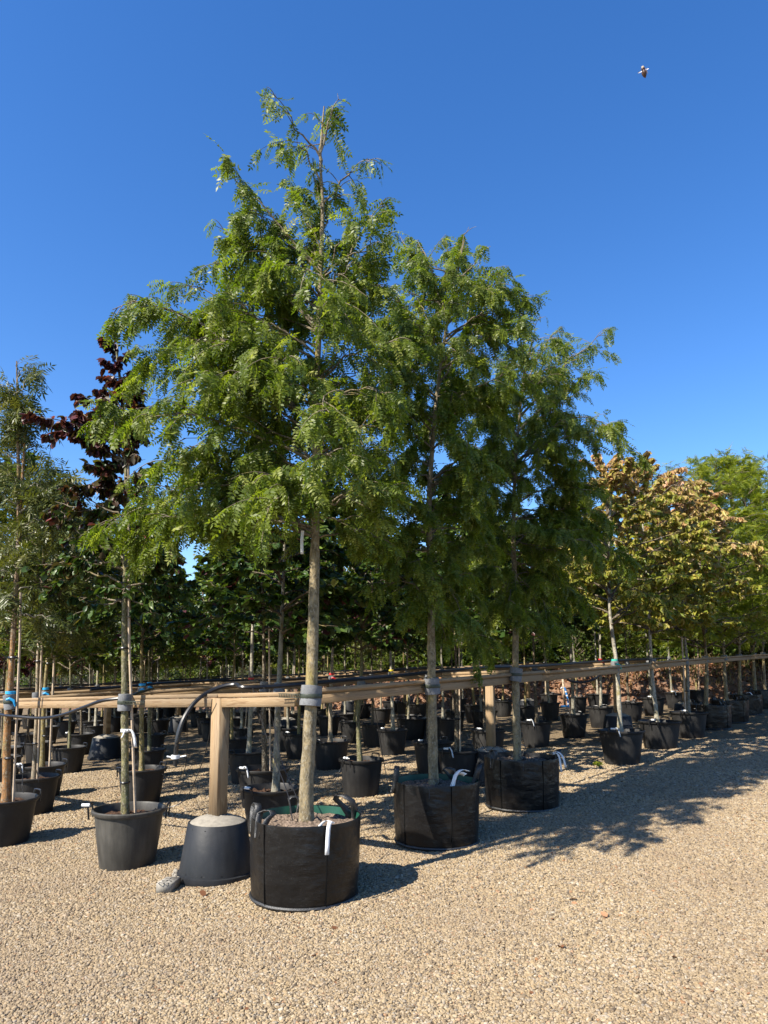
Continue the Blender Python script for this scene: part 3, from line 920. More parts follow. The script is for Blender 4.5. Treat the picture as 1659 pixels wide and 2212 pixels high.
def tree(px, py, dia, tx0, tx1, y1, kind, bark, girth, label, var=0, top=4.0, cb=1.75, width=1.0, pot='pot', hs=1.0, stake=None, coll=True, tape=None, tags=0, group=None, rz=0., strap=True, ty0=None):
    """a nursery tree in a pot. px,py: photo position of the pot's centre on the ground; tx0: trunk at the soil, (tx1,y1): trunk higher up"""
    t, g, ztop = potted(px, py, dia, pot, label, group, rz, hs)
    Y = g[1]
    s = FPX / (Y * 1.0)
    b0 = np.array([(tx0 - px) / s, 0, ztop - .02])
    p1 = at(tx1, y1, Y) - g
    sl = (p1 - b0) / (p1[2] - b0[2])
    z2 = cb + (top - cb) * .8
    pts = [b0, b0 + sl * (p1[2] - b0[2]) * .5 + [TR.normal(0, .012), TR.normal(0, .012), 0], p1]
    if p1[2] < cb - .1: pts.append(b0 + sl * (cb - b0[2]))
    zl = max(pts[-1][2], cb)
    cbp = b0 + sl * (cb - b0[2])
    pts.append(np.array([cbp[0], cbp[1], 0]) + [TR.normal(0, .03), TR.normal(0, .03), max(z2, zl + .3)])
    o = obj('trunk', trunk_mesh(pts, girth / 2, girth * .16, TR, 9, 24, .08), t, color=BARK[bark])
    if kind: add_crown(t, kind, var, cbp, top, TR, width)
    if stake:
        q = np.array([stake, -.02, 0])
        m = MB().tube([b0 + q + [0, 0, -.02], p1 + q * 1.0, cbp + q * .7 + [0, 0, .5]], .011 if Y < 9 else .014, 6)
        m.build('stake', M['cane'], t, True)
        for zz in (.75, 1.65): MB().lathe([(girth / 2 + .012, -.01), (girth / 2 + .016, 0), (girth / 2 + .012, .01)], 10).build('tree_tie', M['black'], t, True, b0 + sl * (zz - b0[2]) + q * .3)
    if coll:
        cp = b0 + sl * (RAILZ + .0 - b0[2])
        collar(t, cp, girth * .44, Y < 11 and strap, tape=tape)
    if tags >= 1:
        sc_ = dia / .566
        a = math.radians(-125) + rz
        hp = np.array([.304 * sc_ * math.cos(a), .304 * sc_ * math.sin(a), .432 * hs])
        e = obj('handle_tape', TAPE, t, hp); e.rotation_euler = (0, 0, a + math.pi / 2)
    if tags >= 2:
        label_tag(t, hp + [.01, -.01, .005], .10, .018, (.8, .5, 0), (.05, -.02))
    return t, g

NEAR = 'trees in round black pots tied to the timber rails'
# ---- catalogued trees ----
tree(6, 1822, .56, 8, 28, 1382, None, 'orange', .078, 'tall slender tree with orange-brown trunk and narrow leaflets, cut off by the left edge', coll=True, tape='blue', stake=.075, tags=1, top=4.3)
tree(70, 1757, .53, 69, 83, 1382, 'olive', 'pale', .05, 'thin tree with twisted bleached trunk and pale stake, second pot from the left edge', 0, 3.7, 1.7, 1.3, stake=.05, tags=0, strap=False)
tree(88, 1722, .56, 88, 103, 1395, 'green', 'ochre', .062, 'yellowish leaning trunk in pot tucked behind the bleached twisted trunk', 1, 3.5, 1.65, 1.45, tags=2, stake=.10, tape='blue', strap=False)
tree(146, 1669, .53, 147, 153, 1382, 'green', 'green', .045, 'greenish trunk with orange label in pot beside the shaded concrete tub', 0, 3.9, 1.6, 1.6)
tree(58, 1628, .55, 58, 66, 1450, 'olive', 'dark', .05, 'small tree in dusty grey pot seen between the two left trunks', 1, 3.6, 1.8)
tree(3, 1668, .6, 3, 9, 1450, 'purple', 'dark', .06, 'tree with dark purple leaves half hidden at the left edge', 0, 3.2, 1.55, .9)
tree(101, 1607, .5, 100, 101, 1420, 'purple', 'grey', .05, 'grey trunk behind the leaning yellowish trunk on the left', 0, 3.0, 1.7, .8)
tree(140, 1592, .54, 128, 133, 1440, 'green', 'grey', .05, 'far slim tree standing left of the greenish trunk', 1, 4.2, 1.7, 1.5)
tree(171, 1630, .52, 174, 178, 1419, 'green', 'dark', .05, 'dark thin trunk in black pot directly left of the shaded concrete tub', 2, 4.0, 1.7, 1.5, tags=2)
tree(203, 1605, .5, 205, 213, 1400, 'green', 'silver', .075, 'pale straight trunk rising behind the shaded concrete tub', 0, 4.3, 1.75, 1.5)
tree(181, 1567, .52, 226, 229, 1440, 'green', 'dark', .05, 'far tree with small pot left of the straight pale trunk', 1, 4.5, 1.8, 1.5)
tree(245, 1582, .5, 247, 249, 1420, 'green', 'grey', .06, 'far thin trunk just left of the stout trunk with white tag', 2, 4.3, 1.75, 1.5)
tree(304, 1737, .54, 304, 307, 1382, 'dark', 'ochre', .06, 'mustard yellow trunk in grey pot behind the big scuffed pot', 2, 3.2, 1.8, .9, tape='blue', stake=-.0, strap=False)
tree(318, 1680, .49, 321, 322, 1419, 'dark', 'green', .055, 'greenish trunk in dark pot second behind the scuffed pot', 0, 3.3, 1.75, .9, tape='blue', strap=False)
tree(324, 1634, .55, 327, 328, 1430, 'green', 'dark', .05, 'dark trunk in pot third behind the scuffed pot', 1, 3.8, 1.65, 1.4)
tree(341, 1590, .56, 339, 341, 1440, 'green', 'silver', .05, 'pale thin trunk in wide pot left of the far upturned tub', 2, 4.1, 1.75, 1.5)
tree(363, 1550, .55, 362, 363, 1440, 'green', 'grey', .05, 'far small tree behind the upturned tub beside the gravel aisle', 0, 3.6, 1.9)
tree(428, 1570, .5, 432, 434, 1430, 'green', 'silver', .07, 'far pale trunk at the end of the gravel aisle', 1, 4.3, 1.8, 1.5)
tree(445, 1586, .49, 447, 448, 1430, 'green', 'grey', .05, 'slim grey trunk in grey pot just left of the near timber post', 2, 4.0, 1.75, 1.4)
tree(455, 1600, .46, 488, 489, 1430, 'dark', 'grey', .05, 'small pot partly hidden by the near timber post', 0, 3.4, 1.9, .9)
tree(508, 1650, .5, 500, 506, 1430, 'dark', 'ochre', .055, 'mustard trunk just right of the near timber post', 1, 3.6, 1.75, 1.1)
tree(533, 1690, .52, 536, 545, 1382, 'plane', 'silver', .062, 'smooth pale trunk with bright yellow-green lobed leaves in speckled grey pot', 0, 4.35, 2.4, 1.0, tape='red', strap=False)
tree(567, 1742, .57, 571, 570, 1382, 'dark', 'dark', .062, 'dark mossy trunk in pot with white tag on its handle behind the front bag', 2, 3.5, 1.75, 1.25, tags=2, stake=.06, strap=False)
tree(584, 1795, .54, 594, 607, 1382, 'dark', 'grey', .07, 'crooked grey trunk under dense dark leaves, in pot touching the front bag', 0, 3.3, 1.72, 1.2, tags=1, tape=None, strap=False, hs=.95)
tree(780, 1718, .51, 778, 780, 1455, 'dark', 'green', .058, 'dark greenish trunk in glossy black pot between the two front bags', 1, 3.3, 1.6, 1.15, tags=1, strap=False)
tree(714, 1661, .55, 713, 719, 1382, 'green', 'pale', .065, 'pale cream trunk with red tape right of the stout front trunk', 0, 4.0, 1.9, 1.2, tape='red', strap=False)
tree(648, 1637, .57, 645, 646, 1440, 'dark', 'ochre', .055, 'yellow trunk half hidden behind the stout front trunk', 2, 3.5, 1.8, 1.1, tags=1)
tree(625, 1620, .57, 622, 622, 1440, 'dark', 'grey', .05, 'grey pot peeping out left of the stout front trunk', 0, 3.6, 1.85)
tree(710, 1588, .5, 707, 708, 1440, 'green', 'ochre', .05, 'thin yellowish tree behind the cream trunk with red tape', 2, 3.9, 1.9, 1.1)
tree(757, 1604, .42, 765, 767, 1440, 'green', 'ochre', .06, 'golden trunk in dusty grey pot left of the glossy black pot', 1, 3.9, 1.9, 1.1)
tree(806, 1612, .45, 804, 803, 1440, 'purple', 'dark', .05, 'thin dark tree in black pot above the glossy black pot', 0, 3.7, 2.0, .9)
tree(848, 1630, .5, 849, 843, 1382, 'dark', 'silver', .065, 'smooth trunk with yellow tape in speckled pot left of the second bag', 1, 3.6, 1.85, 1.1, tape='yellow', strap=False, tags=1)
tree(890, 1597, .58, 882, 880, 1440, 'dark', 'grey', .05, 'thin trunk in wide black pot behind the speckled pot', 2, 3.7, 1.9, 1.1)
tree(876, 1549, .54, 873, 872, 1440, 'green', 'ochre', .06, 'far mustard trunk in pot by the leaf-covered bank', 0, 4.0, 2.0, 1.1)
tree(982, 1578, .46, 981, 975, 1400, 'green', 'dark', .05, 'dark slanting trunk right of the second bag trunk', 1, 3.8, 1.9, 1.1)
tree(962, 1600, .42, 957, 954, 1430, 'dark', 'grey', .055, 'grey trunk just right of the second bag trunk', 0, 3.7, 1.85, 1.1)
tree(935, 1668, .54, 926, 925, 1440, 'dark', 'dark', .05, 'large grey pot directly behind the second bag', 2, 3.4, 1.7, 1.1, tags=1, strap=False)
tree(990, 1695, .50, 987, 984, 1400, 'dark', 'dark', .055, 'dark staked trunk in black pot with two white strips behind the second bag', 1, 3.5, 1.65, 1.1, stake=.04, tags=2, strap=False)
tree(1055, 1635, .53, 1048, 1046, 1430, 'dark', 'dark', .05, 'pot with blue label behind the timber post of the third bag', 0, 3.6, 1.8, 1.1, tags=1, strap=False)
tree(1046, 1578, .56, 1040, 1036, 1430, 'green', 'grey', .05, 'far tree in black pot left of the third bag trunk', 2, 3.8, 1.9, 1.1)
tree(1024, 1560, .48, 1025, 1023, 1430, 'green', 'ochre', .07, 'thick olive trunk in pot by the bank behind the second rail', 1, 4.0, 1.9, 1.1)
tree(1088, 1548, .47, 1087, 1084, 1430, 'green', 'ochre', .055, 'mustard trunk in grey pot left of the third bag trunk', 0, 4.0, 1.95, 1.1)
tree(990, 1540, .55, 1000, 998, 1430, 'green', 'grey', .05, 'far tree beside small concrete mound at the foot of the bank', 2, 4.0, 1.95, 1.1)
tree(1240, 1592, .51, 1240, 1231, 1365, 'dark', 'grey', .07, 'dark trunk in black pot under the sagging hose', 2, 3.6, 1.85, 1.15, strap=False)
tree(1159, 1612, .52, 1161, 1152, 1383, 'dark', 'dark', .06, 'slim dark tree with blue label in pot right of the third bag', 1, 3.5, 1.8, 1.15, tags=2, strap=False)
tree(1189, 1556, .46, 1187, 1169, 1354, 'green', 'silver', .065, 'pale leaning trunk with spotted pot behind the blue labelled pot', 0, 3.9, 1.95, 1.1)
tree(1298, 1571, .50, 1299, 1297, 1440, 'green', 'silver', .065, 'whitish trunk with red tape in grey pot behind the domed tub', 2, 3.8, 1.9, 1.1, tape='red')
tree(1249, 1540, .48, 1247, 1240, 1420, 'green', 'grey', .05, 'far tree with small pot near the blue standpipe', 1, 4.0, 2.0, 1.0)
tree(1365, 1558, .50, 1361, 1354, 1430, 'green', 'dark', .06, 'dark trunk in grey pot behind the fourth front pot', 0, 3.7, 1.9, 1.1)
tree(1412, 1545, .53, 1409, 1396, 1374, 'dark', 'grey', .06, 'leaning grey trunk with white tag in black pot behind the dogwoods', 2, 3.6, 1.9, 1.1, tags=2)
tree(1460, 1530, .52, 1453, 1442, 1374, 'green', 'grey', .055, 'thin speckled trunk in dark pot with double white tag at the bank', 1, 3.9, 1.95, 1.1, tags=2)
tree(1187, 1530, .52, 1180, 1177, 1430, 'green', 'pale', .05, 'small far tree at the foot of the leafy bank beside the white concrete mound', 2, 4.0, 1.95, 1.0)
DOG = 'yellow and orange dogwood trees in the front row'
tree(1344, 1649, .59, 1343, 1316, 1296, 'dogwood', 'silver', .068, 'dogwood with pale leaning trunk, teal tape and a black pot in dappled shade', 0, 3.95, 1.8, 1.35, hs=1.07, tags=2, group=DOG, tape='teal')
tree(1427, 1616, .62, 1423, 1402, 1330, 'dogwood', 'silver', .07, 'golden dogwood in wide pot with drawn lines and white tag box on rim', 1, 4.15, 1.7, 1.45, hs=1.0, tags=1, group=DOG)
tree(1490, 1592, .60, 1489, 1476, 1334, 'dogwood', 'grey', .065, 'dogwood with reddish drying leaves and pale stake beside its trunk', 2, 4.1, 1.7, 1.4, hs=1.03, tags=1, stake=-.05, group=DOG)

# ------------------------------------------------------------------ hero trees
def hero_prims(tips, Y, g, rng, trunk, depth=.45):
    P0, P1, P2 = [], [], []
    for (tx, ty, ay, *mid) in tips:
        tip = at(tx, ty, Y) - g
        att = at(trunk(ay), ay, Y) - g
        L = np.linalg.norm(tip - att)
        dep = rng.normal(0, depth) * min(1, L)
        tip = at(tx, ty, Y + dep) - g
        if mid: c = at(mid[0], mid[1], Y + dep * .5) - g; c = 2 * c - (att + tip) / 2
        else: c = (att + tip) / 2 + [0, 0, L * rng.uniform(.08, .22)]
        P0.append(att); P1.append(c); P2.append(tip)
    return np.array(P0), np.array(P1), np.array(P2)

def px_interp(pts):
    ys = np.array([p[1] for p in pts], float)[::-1]; xs = np.array([p[0] for p in pts], float)[::-1]
    return lambda y: float(np.interp(y, ys, xs))

def join(*a): return tuple(np.concatenate([np.array(q[i]) for q in a]) for i in range(3))

def fill_prims(rng, n, Y, g, trunk, env, y0, y1, side=True):
    """random limbs whose tips stay inside the outline env: rows (y, xl, xr); depth as wide as the outline"""
    ys = [e[0] for e in env]
    P0, P1, P2 = [], [], []
    for i in range(n):
        ty = y0 + (y1 - y0) * ((i + rng.random()) / n) ** .85
        xl, xr = np.interp(ty, ys, [e[1] for e in env]), np.interp(ty, ys, [e[2] for e in env])
        phi = i * 2.39996 + rng.normal(0, .3)
        cx = trunk(ty); c, s = math.cos(phi), math.sin(phi)
        half = (xr - cx) if c > 0 else (cx - xl)
        q = rng.uniform(.55, .98)
        dm = .5 * (xr - xl) * Y / FPX
        tip = at(cx + half * c * q, ty, Y + s * min(dm, 1.05) * q) - g
        r = math.hypot(tip[0], tip[1])
        ay = ty + r * FPX / Y * rng.uniform(.05, .55) * (1.3 - .9 * (ty - y1) / (y0 - y1)) if ty < y0 - 100 else ty - r * 30 * rng.uniform(-1, 1)
        ay = min(ay, y0 + 40)
        att = at(trunk(ay), ay, Y) - g
        P0.append(att); P2.append(tip)
        P1.append((att + tip) / 2 + [0, 0, r * rng.uniform(.08, .35)])
    return np.array(P0), np.array(P1), np.array(P2)

def hero(px, py, trunk_px, tips, env, yfill, nfill, n_leaf, label, bark, girth, dia=.69, seed=1, size=.118, kind='sophora', mat='leaf_sophora', pot='bag', zonefn=None, rad0=.014, name=None, group=None, rz=0., sec=.44, gap=.085, dl=.85, ds=.5, bag_handles=(), hs=1.0, roll=.42, r1=.05):
    rng = np.random.default_rng(seed)
    t, g, ztop = potted(px, py, dia, pot, label, group, rz, hs)
    Y = g[1]
    pts = [at(x, y, Y) - g for x, y in trunk_px]
    pts[0][2] = min(pts[0][2], ztop + .0) - .03
    obj('trunk', trunk_mesh(pts, girth / 2, girth * r1, rng, 12, 60, .07, .3), t, color=BARK[bark])
    tr = px_interp(trunk_px)
    pr = []
    if tips: pr.append(hero_prims(tips, Y, g, rng, tr))
    if nfill: pr.append(fill_prims(rng, nfill, Y, g, tr, env, yfill[0], yfill[1]))
    lm, bm = crown_mesh(kind, rng, join(*pr), kind, M[mat], n_leaf, size, zonefn, roll, sec_len=sec, sec_gap=gap, droop_leaf=dl, droop_sec=ds, rad0=rad0, gap_noise=.42, thin=(at(0, trunk_px[-1][1], Y) - g)[2] + .35 if kind == 'sophora' else None)
    obj('crown', lm, t)
    o = obj('branches', bm, t, color=(.16, .13, .09, 1))
    s = dia / .69
    for (a, ln, hg) in bag_handles:
        h = obj('handle', bag_handle(math.radians(a), ln, hg, rng), t); h.scale = (s, s, hs)
    return t, g, tr, Y

SOPH = 'tall pagoda trees in black fabric bags'
tips_main = [(735, 200, 330), (588, 208, 340), (795, 345, 440), (492, 375, 590), (625, 400, 540), (832, 432, 690), (465, 490, 720), (540, 450, 640), (560, 560, 700), (412, 622, 770), (470, 640, 800),
             (248, 660, 930, 440, 705), (310, 640, 920, 480, 740), (395, 700, 930), (290, 775, 960, 460, 830), (235, 915, 1000, 440, 905), (330, 1000, 1030), (400, 1060, 1060), (215, 1135, 1150, 420, 1075), (270, 1165, 1160, 430, 1095),
             (350, 1120, 1140), (460, 1120, 1130), (560, 1110, 1120), (600, 1000, 1050), (520, 900, 1000), (760, 560, 760), (800, 690, 830), (780, 955, 1000), (830, 985, 1040), (845, 1060, 1110), (770, 1130, 1130),
             (720, 640, 760), (740, 800, 900), (600, 760, 880), (540, 820, 930), (440, 800, 950), (660, 470, 600), (770, 480, 620), (730, 400, 520), (640, 300, 400), (700, 260, 360), (680, 380, 480), (800, 860, 960), (850, 900, 980)]
env_main = [(200, 610, 735), (340, 590, 790), (480, 480, 840), (560, 460, 860), (640, 400, 870), (760, 340, 870), (900, 260, 870), (1030, 300, 870), (1150, 240, 860), (1200, 330, 820)]
H1 = hero(658, 1934, [(663, 1775), (662, 1700), (668, 1600), (674, 1450), (678, 1300), (681, 1150), (683, 980), (682, 860), (688, 740), (692, 600), (697, 450), (692, 340), (700, 230)], tips_main, env_main, (1170, 500), 44, 10000,
          'tallest tree, stout lichen-spotted trunk with grey foam collar, in the frontmost black fabric bag', 'mottle', .098, .69, 1, group=SOPH, rz=math.radians(0),
          bag_handles=((-140, -.06, .075), (-168, -.03, .10), (25, -.11, .13), (110, .02, .07)), hs=1.02)
tips_t2 = [(1010, 492, 600), (1060, 525, 640), (985, 520, 620), (900, 518, 700), (862, 515, 700), (1105, 590, 700), (1135, 640, 740), (820, 615, 760), (790, 690, 800), (830, 760, 860), (770, 830, 920), (755, 960, 1010), (800, 1060, 1080),
           (790, 1150, 1150), (860, 1200, 1190), (1080, 700, 780), (1095, 850, 930), (1065, 1000, 1040), (1050, 1150, 1150), (1000, 1250, 1200), (1005, 1330, 1230), (870, 1150, 1150), (960, 560, 660), (900, 650, 760), (1040, 600, 700), (1120, 720, 800), (930, 1290, 1220), (890, 1330, 1240), (960, 1380, 1260), (860, 1270, 1220), (1040, 1390, 1250), (820, 1220, 1190), (1000, 1180, 1170), (940, 1100, 1100)]
env_t2 = [(490, 950, 1050), (540, 850, 1090), (600, 820, 1115), (700, 770, 1140), (850, 750, 1130), (1000, 740, 1110), (1150, 770, 1090), (1330, 840, 1060), (1420, 880, 1040)]
H2 = hero(943, 1818, [(937, 1688), (934, 1560), (932, 1400), (930, 1250), (927, 1100), (935, 950), (950, 800), (975, 650), (1003, 520)], tips_t2, env_t2, (1360, 560), 52, 10500,
          'pagoda tree with yellow-lichened trunk in second fabric bag, middle of the front three', 'mottle', .085, .68, 2, group=SOPH, rz=math.radians(-12), size=.114,
          bag_handles=((-170, .03, .14), (-100, -.09, .05), (60, -.08, .08), (10, .03, .14)), hs=1.0)
tips_t3 = [(1308, 715, 900), (1212, 705, 850), (1165, 680, 800), (1282, 810, 930), (1346, 968, 1010, 1240, 900), (1300, 930, 1000), (1262, 1060, 1080), (1240, 1130, 1120), (1290, 1180, 1160), (1200, 1200, 1170), (1345, 1215, 1180, 1220, 1130), (1050, 1080, 1080), (1030, 1200, 1160),
           (1100, 1320, 1210), (1180, 1290, 1210), (1010, 1000, 1020), (1060, 900, 960), (1130, 740, 840), (1250, 850, 950), (1220, 960, 1010), (1060, 800, 880), (1310, 1120, 1110), (1240, 1230, 1190), (1110, 1290, 1210), (1060, 1340, 1230), (1150, 1370, 1240), (1200, 1340, 1240), (1270, 1290, 1220)]
env_t3 = [(680, 1080, 1200), (760, 1020, 1280), (900, 980, 1300), (1000, 970, 1320), (1150, 980, 1300), (1320, 1020, 1270), (1380, 1040, 1240)]
H3 = hero(1128, 1742, [(1118, 1645), (1114, 1480), (1113, 1300), (1109, 1150), (1114, 1000), (1128, 850), (1150, 730)], tips_t3, env_t3, (1340, 760), 50, 10500,
          'shaded pagoda tree in third fabric bag, branches reaching far to the right', 'mottle', .082, .71, 3, group=SOPH, rz=math.radians(-5), size=.114,
          bag_handles=((-150, .0, .10), (-95, -.03, .09), (-15, .0, .10), (80, .0, .1)), hs=.98)
for (t, g, tr, Y), r, yy in ((H1, .046, 1503), (H2, .041, 1482), (H3, .040, 1457)):
    p = at(tr(yy), yy, Y) - g
    collar(t, p, r)
t, g, tr, Y = H1
label_tag(t, [.19, -.295, .50], .17, .025, (1, .1, 0), (-.02, -.03))
label_tag(t, [.195, -.292, .503], .12, .022, (1, .3, 0), (-.085, -.01))
p = at(656, 1150, Y) - g
hang = obj('hanging_label', strip_mesh([[0, 0, 0], [-.004, -.004, -.07], [-.002, 0, -.155]], .02, M['white'], 'hanging_label', (1, .2, 0)), t, p + [0, -.06, 0])
MB().tube([[0, 0, 0], [.03, .02, .02], [.07, .06, .0]], .002, 5).build('label_string', M['black'], hang, True)
t, g, tr, Y = H2
label_tag(t, [.23, -.23, .58], .14, .03, (1, -.3, 0), (-.10, -.03))
label_tag(t, [.21, -.22, .55], .09, .035, (.6, -.3, .5), (-.09, -.02))
t, g, tr, Y = H3
label_tag(t, [.26, -.24, .52], .16, .02, (1, .3, 0), (.05, -.01))
label_tag(t, [.25, -.24, .53], .13, .02, (1, .3, 0), (.09, -.01))

# persian ironwood in the scuffed pot
def zone_iron(P, rng):
    return np.clip((P[:, 2] - 2.4) * 1.0 + rng.normal(0, .45, len(P)) + .25 * (P[:, 0] < -.45), 0, 1)
tips_l14 = [(250, 742, 860), (240, 800, 900), (180, 850, 960), (160, 880, 980), (90, 905, 1010, 190, 935), (115, 930, 1010, 200, 950), (300, 880, 940), (150, 1070, 1120), (120, 1085, 1130), (330, 1010, 1060), (380, 1060, 1110), (180, 1170, 1190), (110, 1220, 1230), (380, 1200, 1220), (350, 1330, 1290), (150, 1330, 1300), (280, 1340, 1300), (210, 1030, 1080), (400, 1280, 1270)]
env_l14 = [(740, 235, 270), (850, 190, 320), (960, 170, 330), (1060, 160, 350), (1150, 120, 390), (1250, 110, 410), (1360, 140, 390)]
H4 = hero(275, 1867, [(271, 1756), (270, 1600), (269, 1382), (271, 1200), (272, 1000), (262, 850), (252, 760)], tips_l14, env_l14, (1330, 790), 52, 7600,
          'ironwood with purple top and green lower leaves in the large scuffed grey pot', 'green', .062, .55, 4, kind='broad', mat='leaf_ironwood', pot='pot', zonefn=zone_iron, size=.068, sec=.32, gap=.085, dl=.95, ds=.25, hs=1.05, rad0=.013, r1=.14, rz=math.radians(-50))
t, g, tr, Y = H4
SCUFF = POT.copy(); SCUFF.materials[0] = plastic_mat('scuffed_pot_plastic', (0.022, 0.021, 0.019), (0.105, 0.098, 0.084))
[q for q in t.children if q.name.startswith('pot')][0].data = SCUFF
s = MB().tube([[.045, .01, .35], at(279, 1382, Y) - g, at(277, 950, Y) - g], .011, 6).build('stake', M['cane'], t, True)
p = at(270, 1517, Y) - g
collar(t, p, .030, strap_dir=(.9, -.3, 0))
p = at(271, 1578, Y) - g
MB().lathe([(.034, -.012), (.036, -.01), (.036, .012), (.034, .014)], 14).build('label_band', M['white'], t, True, p)
label_tag(t, p + [.02, -.037, 0], .12, .02, (1, .2, 0), (.06, -.005)); label_tag(t, p + [.03, -.037, 0], .05, .012, (1, .2, 0), (-.03, -.01))
for zz in (.52, 1.72, 2.2):
    yy = {.52: 1690, 1.72: 1400, 2.2: 1260}[zz]
    MB().lathe([(.035, -.008), (.039, 0), (.035, .008)], 12).build('tree_tie', M['black'], t, True, at(tr(yy), yy, Y) - g)
obj('handle_tape', TAPE, t, [-.30, -.09, .455])

# the narrow tree at the left edge gets its crown from its own outline
L1 = [o for o in COL.objects if o.get('label', '').startswith('tall slender tree')][0]
gL = np.array(L1.location); YL = gL[1]
trL = px_interp([(15, 1540), (28, 1382), (40, 1150), (38, 900), (36, 780)])
rngL = np.random.default_rng(9)
envL = [(770, 10, 70), (900, -10, 85), (1050, -40, 120), (1200, -60, 150), (1380, -40, 130)]
prL = join(hero_prims([(38, 775, 850), (70, 800, 870), (5, 830, 880), (75, 930, 980), (0, 900, 960), (150, 1030, 1110), (120, 1010, 1080), (10, 1000, 1060), (140, 1100, 1150), (20, 850, 930)], YL, gL, rngL, trL, .2), fill_prims(rngL, 26, YL, gL, trL, envL, 1360, 830))
lmL, bmL = crown_mesh('olive', rngL, prL, 'olive', M['leaf_olive'], 900, .18, None, .6, sec_len=.22, sec_gap=.10, droop_leaf=.5, droop_sec=.2, rad0=.011)
obj('crown', lmL, L1); obj('branches', bmL, L1, color=BARK['grey'])
lead = smooth_path([at(28, 1382, YL) - gL, at(40, 1150, YL) - gL, at(38, 900, YL) - gL, at(36, 780, YL) - gL], 14)
MB().tube(lead, np.linspace(.026, .006, 14), 8).build('leader', M['bark'], L1, True).color = (.17, .11, .065, 1)

# ---- right-hand row of fine-leaved trees in bags
FINE = 'fine-leaved yellow-green trees in bags at the right edge'
def bagtree(px, py, dia, tx0, tx1, y1, label, var, top, cb, width=1.0, tags=0, rz=0.0):
    t, g = tree(px, py, dia, tx0, tx1, y1, 'fine', 'mottle', .085, label, var, top, cb, width, pot='bag', hs=.9, group=FINE, rz=rz, strap=False)
    for a in (-150, -60, 30, 120):
        h = obj('handle', bag_handle(math.radians(a + TR.uniform(-20, 20)), TR.uniform(-.05, .04), TR.uniform(.06, .13), TR), t); h.scale = (dia / .69, dia / .69, .9)
    if tags: label_tag(t, [-.1, -.3, .47], .13, .03, (1, .2, 0), (.1, -.01))
    return t, g
bagtree(1537, 1574, .68, 1527, 1522, 1372, 'yellow-green tree in grey fabric bag with slumped rim, beside the reddish dogwood', 0, 4.9, 1.45, 1.45)
bagtree(1577, 1560, .69, 1572, 1562, 1372, 'yellow-green tree with leaning trunk in second bag from the dogwoods', 1, 5.3, 1.45, 1.45, rz=1)
bagtree(1611, 1543, .68, 1601, 1596, 1365, 'yellow-green tree with lichen-spotted trunk and knotted white tags on its bag', 0, 5.8, 1.5, 1.45, 1, rz=2)
bagtree(1648, 1530, .66, 1634, 1627, 1372, 'yellow-green tree with dim trunk in dark bag at the right edge', 1, 6.0, 1.5, 1.45, rz=3)
bagtree(1690, 1519, .66, 1655, 1646, 1372, 'yellow-green tree with pale trunk and thick grey collar cut by the right edge', 0, 6.2, 1.5, 1.4, rz=4)

# ------------------------------------------------------------------ timber rails, posts and concrete feet
U_ = np.array([.61, .79]); U_ /= np.linalg.norm(U_)
V_ = np.array([-U_[1], U_[0]])
ORG = ground(658, 1934)[:2]
def plan(a, p): return ORG + U_ * a + V_ * p
def rz_of(pt, z): return np.array([pt[0], pt[1], float(gz(pt[0])) + z])

def add_uv(o):
    """board-space UVs: u along the board's longest side, v across"""
    me = o.data
    uv = me.uv_layers.new(name='UVMap')
    co = np.zeros(len(me.vertices) * 3, np.float32); me.vertices.foreach_get('co', co); co = co.reshape(-1, 3)
    vi = np.zeros(len(me.loops), np.int32); me.loops.foreach_get('vertex_index', vi)
    c = co - co.mean(0)
    _, _, vt = np.linalg.svd(c, full_matrices=False)
    q = c @ vt.T
    w = np.stack([q[vi, 0], q[vi, 1] + q[vi, 2] * 1.3], 1)
    uv.data.foreach_set('uv', w.astype(np.float32).ravel())
    return o

def board(name, a, b, w, h, parent, roll=0.0, bev=.003):
    return add_uv(MB().bar(a, b, w, h, bevel=bev, roll=roll).build(name, M['timber'], parent))

def rail(label, a, b, z=RAILZ, group='timber tie rails', lip=True, over=.0, roll=.0, seg=3.6, side=1, cut=(0, 0)):
    """lower beam with a cap board on top, in lengths butted end to end"""
    d = b - a; L = np.linalg.norm(d); u = d / L; n = np.array([u[1], -u[0]])
    c = rz_of((a + b) / 2, 0)
    t = empty('timber_rail', c)
    tag(t, label, 'timber rail', group)
    k = max(1, int(round(L / seg)))
    for i in range(k):
        p, q = a + u * (L * i / k + .002), a + u * (L * (i + 1) / k - .002)
        dz = random.uniform(-.008, .008)
        p3, q3 = (p + u * cut[0] if i == 0 else p), (q - u * cut[1] if i == k - 1 else q)
        board('beam', rz_of(p3, z - .049 + dz) - c, rz_of(q3, z - .049 + dz) - c, .045, .064, t)
        if lip:
            p2, q2 = p + n * side * over, q + n * side * over
            board('cap_board', rz_of(p2, z + dz) - c, rz_of(q2, z + dz) - c, .078, .028, t, roll)
    return t

